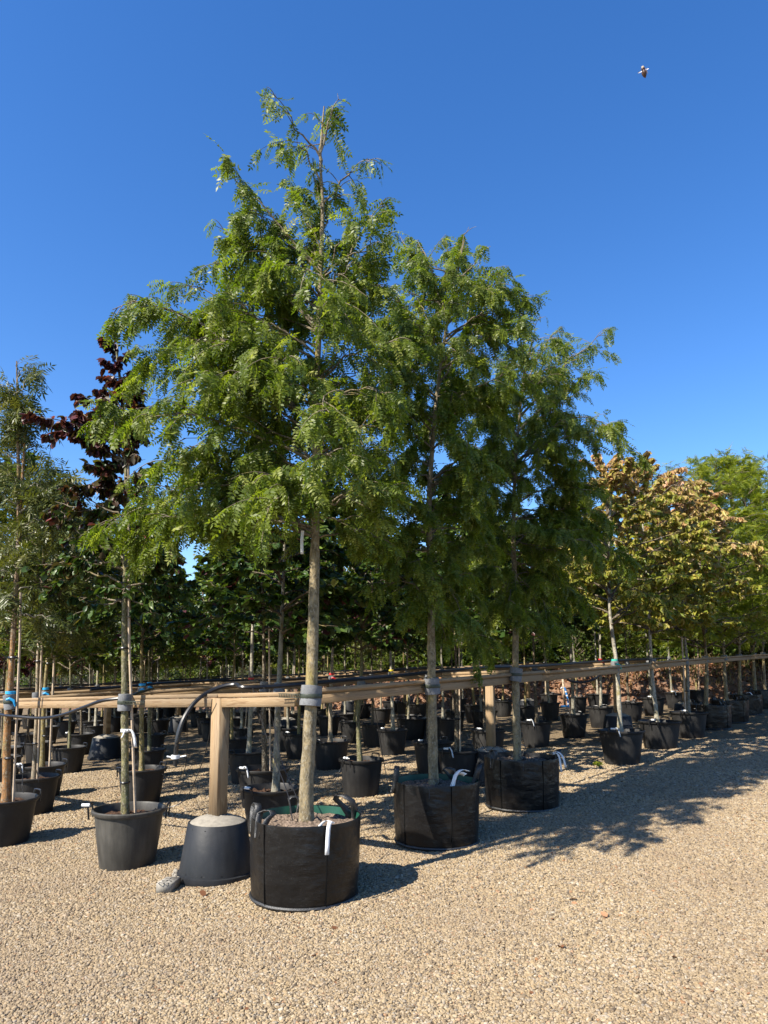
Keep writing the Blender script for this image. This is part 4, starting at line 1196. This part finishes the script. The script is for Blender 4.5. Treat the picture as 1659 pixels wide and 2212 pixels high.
def foot(label, px=None, py=None, pt=None, post_h=RAILZ, s=1.0, big=True, twist=0.0, color=None, group='upturned concrete-filled tubs holding posts'):
    g = ground(px, py) if pt is None else rz_of(pt, 0)
    t = empty('rail_post', g)
    tag(t, label, 'post', group)
    rt, rb, h = .20 * s, .252 * s, .375
    mb = MB().lathe([(rb * .95, 0.002), (rb + .018, 0), (rb + .02, .012), (rb + .017, .04), (rb + .003, .045), (rb - .002, .085), (rb - .003, .09), (rt + .004, h - .004), (rt, h), (rt - .012, h - .002)], 36)
    for an in (-70, -100, -130, -40, 20, 100, 160):
        a = math.radians(an)
        for z, r, sz in ((h - .03, rt + .0045, .009), (.062, rb - .001, .008)):
            n = np.array([math.cos(a), math.sin(a), 0])
            mb.tube([n * (r - .004) + [0, 0, z], n * (r + .0035) + [0, 0, z]], sz * .7, 8)
    mb.build('upturned_tub', M['tub'], t, True)
    obj('concrete_fill', disc_mesh('concrete_fill', rt - .004, h - .005, M['concrete'], RNG, 7, 26, .003, .055 * s), t)
    p = MB().bar([0, 0, h + .02], [0, 0, post_h - .02], .095, .095, up=(math.cos(twist), math.sin(twist), 0), bevel=.004)
    add_uv(p.build('post', M['timber'], t))
    return t, g

T0 = math.atan2(V_[1], V_[0])
f1, g1 = foot('timber post standing on the sunlit concrete tub beside the front bag', 467, 1892, s=1.0, twist=T0, post_h=RAILZ + .004)
f2, g2 = foot('shaded post on domed concrete tub just behind the third bag', 1062, 1692, twist=T0 + .3, post_h=RAILZ - .1)
f3, g3 = foot('timber post on shaded tub with flat concrete top, behind the greenish trunk on the left', 228, 1638, s=1.15, twist=T0)
f4, g4 = foot('far timber post on dark tub at the end of the gravel aisle', 384, 1582, twist=T0)
f5, g5 = foot('brown post on dark domed tub behind the pale leaning dogwood', 1336, 1594, s=1.05, twist=T0)
f6, g6 = foot('brown post on low domed tub behind the reddish dogwood', 1483, 1562, twist=T0)
f7, g7 = foot('post on whitish concrete mound between the second and third bag trunks', 934, 1594, twist=T0)
f8, g8 = foot('post on sunlit white concrete mound near the bank', 1141, 1545, twist=T0)
f9, g9 = foot('farthest slim post on dark tub in front of the bank', 1264, 1520, twist=T0)
f10, g10 = foot('pale post on small concrete mound behind the stout front trunk', 619, 1592, twist=T0)
for i, (px, py) in enumerate(((560, 1545), (752, 1540))):
    foot('distant pale post on concrete tub %s' % ('left of the stout front trunk', 'behind the cream trunk with red tape')[i], px, py, twist=T0)
# concrete spill and holes at the near tub
t = f1
mb = MB()
for k in range(40):
    a = math.radians(-176 + k * .7 + RNG.normal(0, 5)); r = .262 + RNG.uniform(0, .03)
    s = RNG.uniform(.006, .016)
    mb.lathe([(0.002, s * .8), (s * .6, s * .5), (s, 0), (s, -.01)], 7, (r * math.cos(a), r * math.sin(a), .02 + RNG.uniform(0, .025)))
mb.build('cement_spill', M['concrete'], t, True)

# header rail at the near end, then the long rails down the rows
PP = [.87, 4.7, 8.6, 12.4, 16.2, 20.0]
rail('sunlit header rail from the near post to the stout front trunk', plan(.0, .865), plan(.0, .09), side=-1, over=.022, cut=(.045, 0))
rail('header rail from the near post to the leftmost orange trunk', plan(-.0, 6.2), plan(.0, .87), side=-1, over=.02, cut=(0, .055))
rail('long rail behind the three front bags, running to the right edge', plan(.12, .11), plan(25, .11), roll=-.40, over=.02)
rail('middle rail carried on the domed tubs behind the front row', plan(.6, .87), plan(24, .87), z=RAILZ - .02, lip=False)
for k, (p, st, en) in enumerate(((3.75, 1.2, 20), (4.7, .6, 19), (6.6, 1.5, 19), (8.6, .4, 20), (10.5, .5, 20), (12.4, .4, 20), (14.6, .4, 20), (16.6, .4, 20))):
    rail('distant long timber rail, %s one behind the near sunlit post' % ('second', 'third', 'fourth', 'fifth', 'sixth', 'seventh', 'eighth', 'farthest')[k], plan(st, p), plan(en, p), roll=-.3, over=.02, group='distant timber rails', seg=4.6)
for k, (a, p0, p1) in enumerate(((2.95, .87, .09), (3.0, 4.6, 3.75), (6.0, .9, .15), (4.0, 8.6, 12.4), (4.1, 4.7, 8.55), (8.0, 4.7, 12.4), (12, 5, 14), (16, 6, 15))):
    rail(['short sunlit cross rail tied to the third bag trunk', 'cross rail between middle rows behind the stout trunk', 'short cross rail left of the dogwoods'][k] if k < 3 else 'distant cross rail %s' % ('on the left by the flat topped tub', 'nearest the gravel aisle on its left side', 'crossing behind the packed middle rows', 'close to the leafy bank in the middle', 'farthest back before the bank')[k - 3],
         plan(a, p0), plan(a, p1), side=-1, over=.02, z=RAILZ + .0335, group='timber tie rails' if k < 3 else 'distant cross rails')

# ------------------------------------------------------------------ irrigation
def pipe(name, label, pts, r, mat='black', group=None, cat='hose', n=8, m=None):
    P = smooth_path(pts, m or max(12, len(pts) * 6))
    c = P[0].copy()
    o = MB().tube(P - c, r, n).build(name, M[mat], None, True, c)
    return tag(o, label, cat, group)

def rp_(a, p, z): return rz_of(plan(a, p), z)
h = pipe('irrigation_hose', 'thick black hose arching over the near post with a white end clip', [rp_(9, .35, 1.31), rp_(6, .3, 1.33), rp_(4.2, .36, 1.32), rp_(3.0, .42, 1.34), rp_(1.9, .5, 1.32), at(572, 1484, 5.25), at(507, 1479, 5.32), at(461, 1490, 5.30), at(425, 1513, 5.22), at(398, 1550, 5.14), at(384, 1592, 5.1), at(379, 1632, 5.1)], .016)
p = np.array(at(379, 1634, 5.1)) - np.array(h.location)
MB().tube([p + [0, 0, .01], p + [0, 0, -.015]], .03, 10).tube([p + [0, 0, -.01], p + [.075, 0, .005]], .006, 6).tube([p + [0, 0, -.01], p + [-.06, 0, .0]], .006, 6).build('clip', M['white'], h, True)
MB().tube([p + [0, 0, -.015], p + [0, 0, -.065]], .014, 8).build('hose_end', M['black'], h, True)
pipe('irrigation_hose', 'sagging black hose under the header rail on the left', [at(-20, 1541, 6.75), at(29, 1547, 6.5), at(91, 1551, 6.35), at(135, 1544, 6.15), at(180, 1528, 5.95), at(219, 1514, 5.8), at(262, 1508, 5.75), at(280, 1505, 5.8), at(300, 1496, 6.2), at(330, 1488, 7.4)], .014)
pipe('irrigation_hose', 'black hose looping below the rail above the blue standpipe', [at(1150, 1447, 9.5), at(1213, 1458, 9.8), at(1232, 1471, 9.9), at(1258, 1474, 10), at(1285, 1466, 10.1), at(1308, 1446, 10.2)], .016)
for k, (p, a0, a1) in enumerate(((4.3, 1, 12), (8.2, .6, 14), (12.1, .6, 16), (16.2, .6, 16))):
    pipe('irrigation_hose', 'thin black hose lying along the %s distant rail' % ('nearest', 'second', 'third', 'farthest')[k], [rp_(a0 + (a1 - a0) * q, p + .12 * math.sin(q * 9 + k), 1.305 + .03 * math.sin(q * 14 + k)) for q in np.linspace(0, 1, 9)], .016, group='hoses on the distant rails')
DRIP = 'thin drip tubes hanging from the rails'
def drip(label, pts): pipe('drip_tube', label, pts, .0035, 'black', DRIP, 'tube', 5)
drip('thin tube from the rail into the frontmost bag, left of the trunk', [at(546, 1487, 5.1), at(560, 1540, 5.0), at(585, 1620, 4.85), at(620, 1710, 4.75), at(632, 1772, 4.65)])
drip('thin tube bowing down beside the stout front trunk', [at(570, 1485, 5.1), at(590, 1560, 5.0), at(607, 1640, 4.9), at(640, 1720, 4.8), at(650, 1745, 4.72)])
drip('thin tube trailing from the near post tub to the scuffed pot', [at(458, 1510, 5.15), at(450, 1600, 5.3), at(420, 1690, 5.45), at(390, 1735, 5.6), at(330, 1750, 5.6), at(290, 1757, 5.55)])
drip('pair of thin tubes left of the second bag', [at(803, 1490, 6.1), at(815, 1560, 6.3), at(830, 1650, 6.4), at(845, 1720, 6.3), at(868, 1692, 5.9)])
drip('thin tube dangling beside the glossy black pot', [at(797, 1488, 6.0), at(770, 1570, 7), at(745, 1640, 7.6), at(720, 1690, 7.6), at(700, 1700, 7.4)])
drip('thin tubes falling from the lit rail to the third bag', [at(965, 1470, 6.9), at(985, 1520, 7.0), at(1010, 1590, 7.1), at(1040, 1630, 7.0), at(1090, 1640, 6.9)])
drip('thin tube on the sunny gravel left of the gravel aisle hose', [at(402, 1520, 6.4), at(404, 1590, 6.5), at(398, 1665, 6.6), at(370, 1683, 7.0), at(350, 1672, 7.6)])
drip('thin tube curling over the domed tub behind the third bag', [at(1008, 1480, 7.6), at(1022, 1560, 7.7), at(1050, 1620, 7.8), at(1075, 1612, 7.8), at(1100, 1640, 7.5)])
drip('thin tube crossing to the fourth front pot', [at(1200, 1470, 9.3), at(1230, 1540, 9.8), at(1262, 1577, 9.9), at(1290, 1602, 9.6), at(1300, 1583, 9.3)])
drip('thin tube into the second pot from the left edge', [at(50, 1545, 6.9), at(70, 1620, 7.5), at(80, 1670, 7.8), at(84, 1690, 7.8)])
drip('thin tube into the leftmost pot', [at(64, 1545, 6.5), at(54, 1620, 6.6), at(48, 1690, 6.6), at(50, 1712, 6.5)])

# ------------------------------------------------------------------ numbered block
gb = ground(362, 1922)
bl = empty('numbered_block', gb)
tag(bl, 'small pale concrete block marked 46B lying on the gravel', 'block')
A_ = ground(335, 1932)[:2]; B_ = ground(370, 1930)[:2]; C_ = ground(392, 1914)[:2]
bl.location = tuple(float(q) for q in rz_of((A_ + C_) / 2, 0))
e1 = (C_ - B_); Lb = np.linalg.norm(e1); e1 /= Lb; e2 = np.array([-e1[1], e1[0]])
Wb = float(np.linalg.norm(A_ - B_)) * .96
hb = .062
rot = math.atan2(e1[1], e1[0])
bl.rotation_euler = (0, 0, rot)
m = MB().lathe([(0.001, .004)] + [(q, z) for q, z in ((.7071, .004), (.7071, .058), (.69, .064), (.001, .064))], 4)
v_ = np.concatenate(m.V); a_ = math.pi / 4; R_ = np.array([[math.cos(a_), -math.sin(a_)], [math.sin(a_), math.cos(a_)]])
v_[:, :2] = (v_[:, :2] @ R_.T) * [Lb, Wb]; m.V = [v_]
m.build('body', M['block'], bl)
# lettering reads from the far end towards the near end, tops of the characters to the right
S46B = {'4': [[(.75, 1), (.75, 0)], [(.2, 1), (.12, .45), (.95, .45)]],
        '6': [[(.85, .92), (.6, 1), (.35, .85), (.18, .5), (.2, .2), (.45, 0), (.75, .05), (.88, .28), (.72, .5), (.4, .5), (.2, .32)]],
        'B': [[(.15, 0), (.15, 1)], [(.15, 1), (.6, .97), (.8, .77), (.6, .55), (.15, .52)], [(.15, .52), (.65, .5), (.88, .26), (.65, .02), (.15, 0)]]}
mb = MB()
for i, ch in enumerate('46B'):
    for st in S46B[ch]:
        pts = [(Lb / 2 - .022 - (i * .056 + u * .045), -Wb / 2 + Wb * .16 + v * Wb * .66, hb + .0032) for u, v in st]
        pts = [(x, -y, z) for x, y, z in pts]
        for a, b in zip(pts[:-1], pts[1:]):
            mb.bar(a, b, .0042, .0012)
mb.build('number', M['paint'], bl)

# ------------------------------------------------------------------ bank, hedge and far rows
BL = [(40, 10.0), (30, 14.0), (14, 18.2), (8, 20.2), (3.5, 22.0), (0.5, 23.2), (-4, 27), (-10, 31.5), (-18, 36), (-32, 44), (-50, 52)]
def build_bank():
    P = smooth_path([(x, y, 0) for x, y in BL], 140)[:, :2]
    T = np.gradient(P, axis=0); T /= np.linalg.norm(T, axis=1, keepdims=True)
    N = np.stack([T[:, 1], -T[:, 0]], 1)
    N *= np.where((N[:, 1:2] > 0), 1, -1)
    vs = np.concatenate([np.linspace(-.15, 2.2, 16), np.array([3, 4, 6, 9, 14, 22])])
    rng = np.random.default_rng(31)
    def prof(v): return np.where(v < 0, -.05, 1.15 * (1 - np.exp(-np.maximum(v, 0) * 1.25)) + .03 * np.maximum(v - 2, 0))
    V = []
    for i in range(len(P)):
        for v in vs:
            q = P[i] + N[i] * v
            k = .6 + .4 * math.tanh((q[0] + 6) / 6)
            V.append([q[0], q[1], float(gz(q[0])) + float(prof(v)) * k + (rng.normal(0, .035) + .06 * math.sin(i * .5 + v) * min(1, max(0, v))) * (v > 0)])
    n = len(vs)
    I, J = np.meshgrid(np.arange(len(P) - 1), np.arange(n - 1), indexing='ij')
    F = np.stack([I * n + J, (I + 1) * n + J, (I + 1) * n + J + 1, I * n + J + 1], -1).reshape(-1, 4)
    mt = simple('mulch', (0.16, 0.095, 0.06), .95, .15, .55, 9, .9, 25)
    V = np.array(V)
    o = obj('bank', mesh_np('bank', V, F, mt, smooth=True))
    tag(o, 'earth bank covered in brown leaf litter', None, None, 'structure')
    # leaf litter on the slope
    G3 = V.reshape(len(P), n, 3)
    nl = 14000
    fi = rng.uniform(18, 82, nl); fj = rng.uniform(1, 17.9, nl)
    a, b = fi.astype(int), fj.astype(int); qa, qb = (fi - a)[:, None], (fj - b)[:, None]
    pos = (G3[a, b] * (1 - qa) + G3[a + 1, b] * qa) * (1 - qb) + (G3[a, b + 1] * (1 - qa) + G3[a + 1, b + 1] * qa) * qb
    pos[:, 2] += .015
    D = rng.normal(0, 1, (nl, 3)); D[:, 2] *= .35
    V2, F2, T2, Z2 = leaf_batch(TPL['broad'], pos, D, rng.uniform(.05, .12, nl), rng, .5)
    o = obj('leaf_litter', mesh_np('leaf_litter', V2, F2, M['leaf_dead'], {'tint': T2, 'zone': Z2}))
    tag(o, 'dry brown leaves scattered over the bank', None, None, 'stuff')
    # dry grass tufts at the right end of the bank
    nl = 2600
    fi = rng.uniform(16, 48, nl); fj = rng.uniform(3, 17.9, nl)
    a, b = fi.astype(int), fj.astype(int)
    pos = G3[a, b] + rng.normal(0, .08, (nl, 3)) * [1, 1, 0]
    D = rng.normal(0, .35, (nl, 3)); D[:, 2] = 1
    V2, F2, T2, Z2 = leaf_batch([tpl_broad(.035, .01, .1)], pos, D, rng.uniform(.15, .4, nl), rng, .5)
    o = obj('grass', mesh_np('grass', V2, F2, M['grass'], {'tint': T2, 'zone': Z2}))
    tag(o, 'dry grass tufts along the bank at the right', None, None, 'stuff')
    return P, N, prof
BP, BN, BPROF = build_bank()

def shrub_variants():
    out = []
    rng = np.random.default_rng(41)
    for kind, mat, n, size, rm, h in (('broad', 'leaf_hedge', 3600, .12, 1.25, 2.4), ('broad', 'leaf_hedge', 3600, .10, 1.3, 2.6), ('narrow', 'leaf_green', 3600, .13, 1.2, 2.2), ('broad', 'leaf_green', 3800, .10, 1.3, 2.8), ('narrow', 'leaf_silver', 4200, .085, 1.1, 2.2)):
        p = env_prims(rng, 40, .1, h, lambda z: rm * (.45 + .55 * math.sin(math.pi * min(1, z / h * .8 + .2))), 0, (.5, 1.2))
        out.append(crown_mesh('shrub', rng, p, kind, M[mat], n, size, sec_len=.55, sec_gap=.10, droop_leaf=.3, droop_sec=.1, roll=.8, rad0=.02))
    return out
SHR = shrub_variants()

def shrub(x, y, z, var, s, sz, label, group, cat='shrub', name='shrub'):
    t = empty(name, (x, y, z))
    tag(t, label, cat, group)
    lm, bm = SHR[var]
    a = random.uniform(0, 6.28)
    for nm, me in (('foliage', lm), ('stems', bm)):
        o = obj(nm, me, t); o.scale = (s, s, s * sz); o.rotation_euler = (0, 0, a)
        if nm == 'stems': o.color = BARK['dark']

SHL = ['bright green broad-leaved shrub on top of the bank', 'dark green laurel-like shrub on top of the bank', 'narrow-leaved light green shrub on top of the bank', 'tall mid green shrub behind the bank', 'silvery grey-green shrub at the far end of the rows']
rs = np.random.default_rng(51)
i = 0
for idx in np.arange(22, 138, 2.9):
    q = int(idx)
    for row, v in enumerate((2.3, 4.6, 8.0)):
        if row == 1 and i % 2: v = 5.4
        if row == 2 and i % 2: continue
        p = BP[q] + BN[q] * (v + rs.uniform(-.4, .4)) + rs.normal(0, .3, 2)
        if p[0] > .78 * p[1] + 1 or p[0] < -.62 * p[1] - 1.5: continue
        k = .6 + .4 * math.tanh((p[0] + 6) / 6)
        far = p[0] < -1
        var = rs.choice([0, 2, 0, 1, 3]) if not far else rs.choice([3, 4, 2, 4])
        if row >= 1: var = rs.choice([1, 3])
        s = rs.uniform(.85, 1.15) * (1.0, 1.45, 1.9)[row]
        shrub(p[0], p[1], float(gz(p[0])) + float(BPROF(v)) * k - .1, int(var), s, rs.uniform(.8, 1.05) if row == 0 else 1.0, SHL[int(var)], 'shrubs growing along the bank')
    i += 1

# ---- packed rows behind: filled in on the planting grid where no catalogued tree stands
placed = [np.array(o.location)[:2] for o in COL.objects if o.name.split('.')[0] in ('potted_tree', 'rail_post')]
FT = []
for kind, bark, gi in (('green', 'ochre', .055), ('green', 'grey', .055), ('dark', 'dark', .05), ('olive', 'pale', .05), ('green', 'silver', .06), ('fine', 'ochre', .05), ('purple', 'dark', .05), ('plane', 'silver', .055)):
    FT.append((kind, trunk_mesh([[0, 0, .33], [.01, .0, 1.2], [0, .01, 2.0], [.02, 0, 3.4]], gi / 2, gi * .16, TR, 8, 18, .08), bark))
FARL = {'green': 'slim mid green potted tree in the packed rows behind the rails', 'dark': 'slim dark-leaved potted tree in the packed rows behind the rails', 'olive': 'slim narrow-leaved potted tree in the packed rows behind the rails', 'purple': 'slim purple-leaved potted tree in the packed rows', 'fine': 'slim yellow-green feathery potted tree in the packed rows', 'plane': 'slim lime green large-leaved potted tree in the packed rows'}
nfar = 0
STAKE = MB().tube([[0, 0, .33], [0, 0, 1.2], [0, 0, 2.1]], .013, 6).mesh('stake', M['cane'], True)
rowp = []
for pk in PP: rowp += [pk - .9, pk + 1.0]
rowp += [24, 26]
def bank_d(x, y):
    j = np.argmin(((BP - [x, y]) ** 2).sum(1))
    return ((np.array([x, y]) - BP[j]) * BN[j]).sum()
rf = np.random.default_rng(61)
for p in rowp:
    for a in np.arange(.2, 26, 1.5):
        q = plan(a + rf.normal(0, .12), p + rf.normal(0, .08))
        x, y = q
        if y < 9.5 or y > 33 or abs(x) > .58 * y + .4 or p < 1.2: continue
        if bank_d(x, y) > -.5: continue
        if min(((np.array(placed) - q) ** 2).sum(1)) < .72: continue
        px_ = CX + FPX * x / y
        if 372 < px_ < 425 and y < 24: continue
        placed.append(q)
        k = int(rf.choice(len(FT), p=[.24, .18, .10, .12, .14, .12, .05, .05]))
        if y > 16 and FT[k][0] == 'dark': k = 0
        kind, tm, bark = FT[k]
        t = empty('potted_tree', rz_of(q, 0))
        tag(t, FARL[kind], 'potted tree', 'slim trees in the packed rows behind the rails')
        s = rf.uniform(.88, 1.05)
        o = obj('pot', POT, t); o.scale = (s, s, s); o.rotation_euler = (0, 0, rf.uniform(0, 6))
        if y < 20:
            o = obj('soil', SOIL, t); o.scale = (s, s, s)
            for hh in HANDLES2: o = obj('handle', hh, t); o.scale = (s, s, s)
        o = obj('trunk', tm, t, color=BARK[bark]); o.rotation_euler = (rf.normal(0, .012), rf.normal(0, .012), rf.uniform(0, 6))
        if rf.random() < .4:
            o = obj('stake', STAKE, t, [.055, -.02, 0]); o.rotation_euler = (rf.normal(0, .015), rf.normal(0, .015), 0)
        add_crown(t, kind, int(rf.integers(0, {'green': 3, 'dark': 3, 'olive': 2, 'fine': 2}.get(kind, 1))), np.array([0, 0, rf.uniform(1.5, 1.85)]), rf.uniform(3.7, 4.9), rf, rf.uniform(1.0, 1.35))
        nfar += 1
print('far trees', nfar)

# ------------------------------------------------------------------ small things
sp_ = ground(1227, 1528)
t = empty('standpipe', sp_); tag(t, 'blue and white water standpipe with a bent tap by the bank', 'standpipe')
MB().tube([[.02, 0, 0], [.0, 0, .25], [-.07, 0, .52], [-.09, 0, .56]], .028, 8).build('pipe', M['bluepipe'], t, True)
for z, x in ((.10, .012), (.22, .003), (.33, -.02), (.44, -.048)): MB().lathe([(.030, -.02), (.032, -.018), (.032, .018), (.03, .02)], 10).build('white_wrap', M['white'], t, True, (x, 0, z))
MB().tube([[-.08, 0, .54], [-.17, -.02, .56], [-.20, -.03, .52]], .016, 8).build('tap', M['white'], t, True)
MB().tube([[-.02, 0, .03], [-.22, -.05, .03]], .03, 8).build('foot_pipe', M['bluepipe'], t, True)
sk = MB().bar([0, 0, 0], [-.05, 0, .85], .05, .05, up=(0, 1, 0)).build('marker_stake', M['cane'], None, False, sp_ + [-.05, .12, 0]); tag(sk, 'short wooden stake behind the blue standpipe', 'stake')

# flying insect near the lens
ins = empty('insect', at(1391, 156, 1.0)); tag(ins, 'small brown flying insect with pale wings against the blue sky', 'insect')
ax = np.array([.32, .25, -.92]); ax /= np.linalg.norm(ax)
q = np.linspace(0, 1, 12)
rr = .0032 * np.array([.15, .75, .95, .7, .85, 1.15, 1.2, 1.15, 1.0, .8, .5, .1])
mI = simple('insect_body', (0.09, 0.045, 0.03), .5, .4, .5, 300, 0)
MB().tube([ax * (-.008 + .0165 * u) for u in q], rr, 10).build('body', mI, ins, True)
MB().tube([ax * -.0088, ax * -.0060], [.0017, .0024], 8).build('head', simple('insect_head', (.4, .34, .25), .6, .3, .2, 300, 0), ins, True)
wv = np.array([[0, 0, 0], [-.004, .001, -.0005], [-.0105, .001, -.0035], [-.0125, .001, -.0062], [-.0085, .001, -.0058], [-.003, .001, -.003]])
for sgn in (1, -1):
    W_ = wv * [sgn, 1, sgn * .9 if sgn < 0 else 1]
    W_ = np.concatenate([W_, W_ + [0, .0002, 0]])
    W_[:, :] *= .72
    MB().add(W_, [[i, (i + 1) % 6, 6 + (i + 1) % 6, 6 + i] for i in range(6)] + [[0, 1, 2, 3], [0, 3, 4, 5], [6, 7, 8, 9], [6, 9, 10, 11]]).build('wing', simple('insect_wing', (.42, .42, .46), .4, .4, .2, 300, 0), ins, False, ax * -.003)
for k in range(3):
    for sgn in (1, -1):
        MB().tube([ax * (-.004 + .002 * k), ax * (-.004 + .002 * k) + [sgn * .003, -.003, -.001], ax * (-.003 + .002 * k) + [sgn * .004, -.004, -.005]], .0003, 4).build('leg', mI, ins)

# a few fallen leaves and a seedling on the gravel
FL = [(1237, 1952, 'near the centre of the sunlit gravel'), (1246, 1945, 'beside another leaf on the sunlit gravel'), (1216, 2053, 'on open gravel low in the middle'), (1655, 2062, 'at the right edge of the gravel'), (1010, 1816, 'in the shadow strip right of the second bag'),
      (1402, 1796, 'in the dappled shade'), (1592, 1760, 'on shaded gravel at the right'), (445, 1938, 'in front of the near tub'), (1312, 1986, 'on open gravel right of centre'), (1240, 1630, 'beside the fourth front pot'), (1340, 1690, 'in tree shade on the right'), (716, 2010, 'below the front bag')]
for k, (px, py, where) in enumerate(FL):
    g = ground(px, py)
    d = RNG.normal(0, 1, (1, 3)) * [1, 1, .3]
    V, F, T, Z = leaf_batch(TPL['broad'], np.zeros((1, 3)) + [[0, 0, .012]], d, np.array([.05]), RNG, .6, tint=np.array([RNG.uniform(.2, .9)]))
    o = obj('fallen_leaf', mesh_np('fallen_leaf', V, F, M['leaf_dead'], {'tint': T, 'zone': Z}), None, g)
    tag(o, 'curled brown fallen leaf ' + where, 'leaf', 'fallen leaves on the gravel')
g = ground(1291, 1658)
n = 40
D = RNG.normal(0, .5, (n, 3)); D[:, 2] = RNG.uniform(.2, 1, n)
V, F, T, Z = leaf_batch(TPL['broad'], RNG.normal(0, .02, (n, 3)) * [1, 1, 0] + [0, 0, .03], D, RNG.uniform(.03, .06, n), RNG, .6)
tag(obj('weed', mesh_np('weed', V, F, M['leaf_fine'], {'tint': T, 'zone': Z}), None, g), 'tiny yellowish weed sprouting left of the fourth front pot', 'weed')

n = 420
yy = RNG.uniform(2.8, 11, n); xx = RNG.uniform(-.58, .58, n) * yy
P = np.stack([xx, yy, gz(xx) + .009], 1)
D = RNG.normal(0, 1, (n, 3)); D[:, 2] *= .2
V, F, T, Z = leaf_batch(TPL['narrow'] + TPL['broad'][:1], P, D, RNG.uniform(.010, .030, n), RNG, .4)
tag(obj('leaf_crumbs', mesh_np('leaf_crumbs', V, F, M['leaf_dead'], {'tint': T * .8, 'zone': Z})), 'crumbs of dry leaves scattered over the gravel', None, None, 'stuff')

# ------------------------------------------------------------------ labels for the back rows and shrubs: told apart by the trunk they stand by
import re as _re
def short(l):
    l = _re.split(r',| (?:behind|left of|right of|beside|seen|standing|rising|partly|under|half|above|at the|by the|just|directly|second|third|tucked|between|peeping|touching|that|near|of the third)\b', l)[0]
    return ' '.join(l.split()[:7])
def scr(o):
    x, y = o.location[0], o.location[1]
    return CX + FPX * x / y
tr_all = [o for o in COL.objects if o.parent is None and o.name.split('.')[0] == 'potted_tree']
cat_ = [o for o in tr_all if o.get('group') != 'slim trees in the packed rows behind the rails']
cat_ = [(scr(o), o.location[1], short(o['label'])) for o in cat_ if 2 < len(short(o['label']).split()) and not o['label'].startswith('far')]
for grp, noun in (('slim trees in the packed rows behind the rails', None), ('shrubs growing along the bank', None)):
    used = set()
    for o in sorted([q for q in COL.objects if q.parent is None and q.get('group') == grp], key=lambda q: q.location[1]):
        x = scr(o)
        if grp.startswith('slim'):
            n_ = {'slim m': 'slim green back-row tree', 'slim d': 'slim dark back-row tree', 'slim n': 'slim narrow-leaved back-row tree', 'slim p': 'slim purple back-row tree', 'slim y': 'slim yellow-green back-row tree', 'slim l': 'slim lime green back-row tree'}[o['label'][:6]]
        else:
            n_ = {'bright': 'bright green bank shrub', 'dark g': 'dark glossy bank shrub', 'narrow': 'narrow-leaved bank shrub', 'tall m': 'tall green bank shrub', 'silver': 'silvery grey bank shrub'}[o['label'][:6]]
        for d, Y_, sh in sorted([(abs(c[0] - x), c[1], c) for c in cat_], key=lambda q: q[0]):
            side = 'left' if x < sh[0] else 'right'
            done = False
            for phrase in (('seen behind the',) if d < 6 else ()) + (f'just {side} of the', f'farther back {side} of the', f'farthest back {side} of the'):
                key = (n_, phrase, sh[2])
                if key not in used:
                    used.add(key); o['label'] = f'{n_} {phrase} {sh[2]}'; done = True
                    break
            if done: break
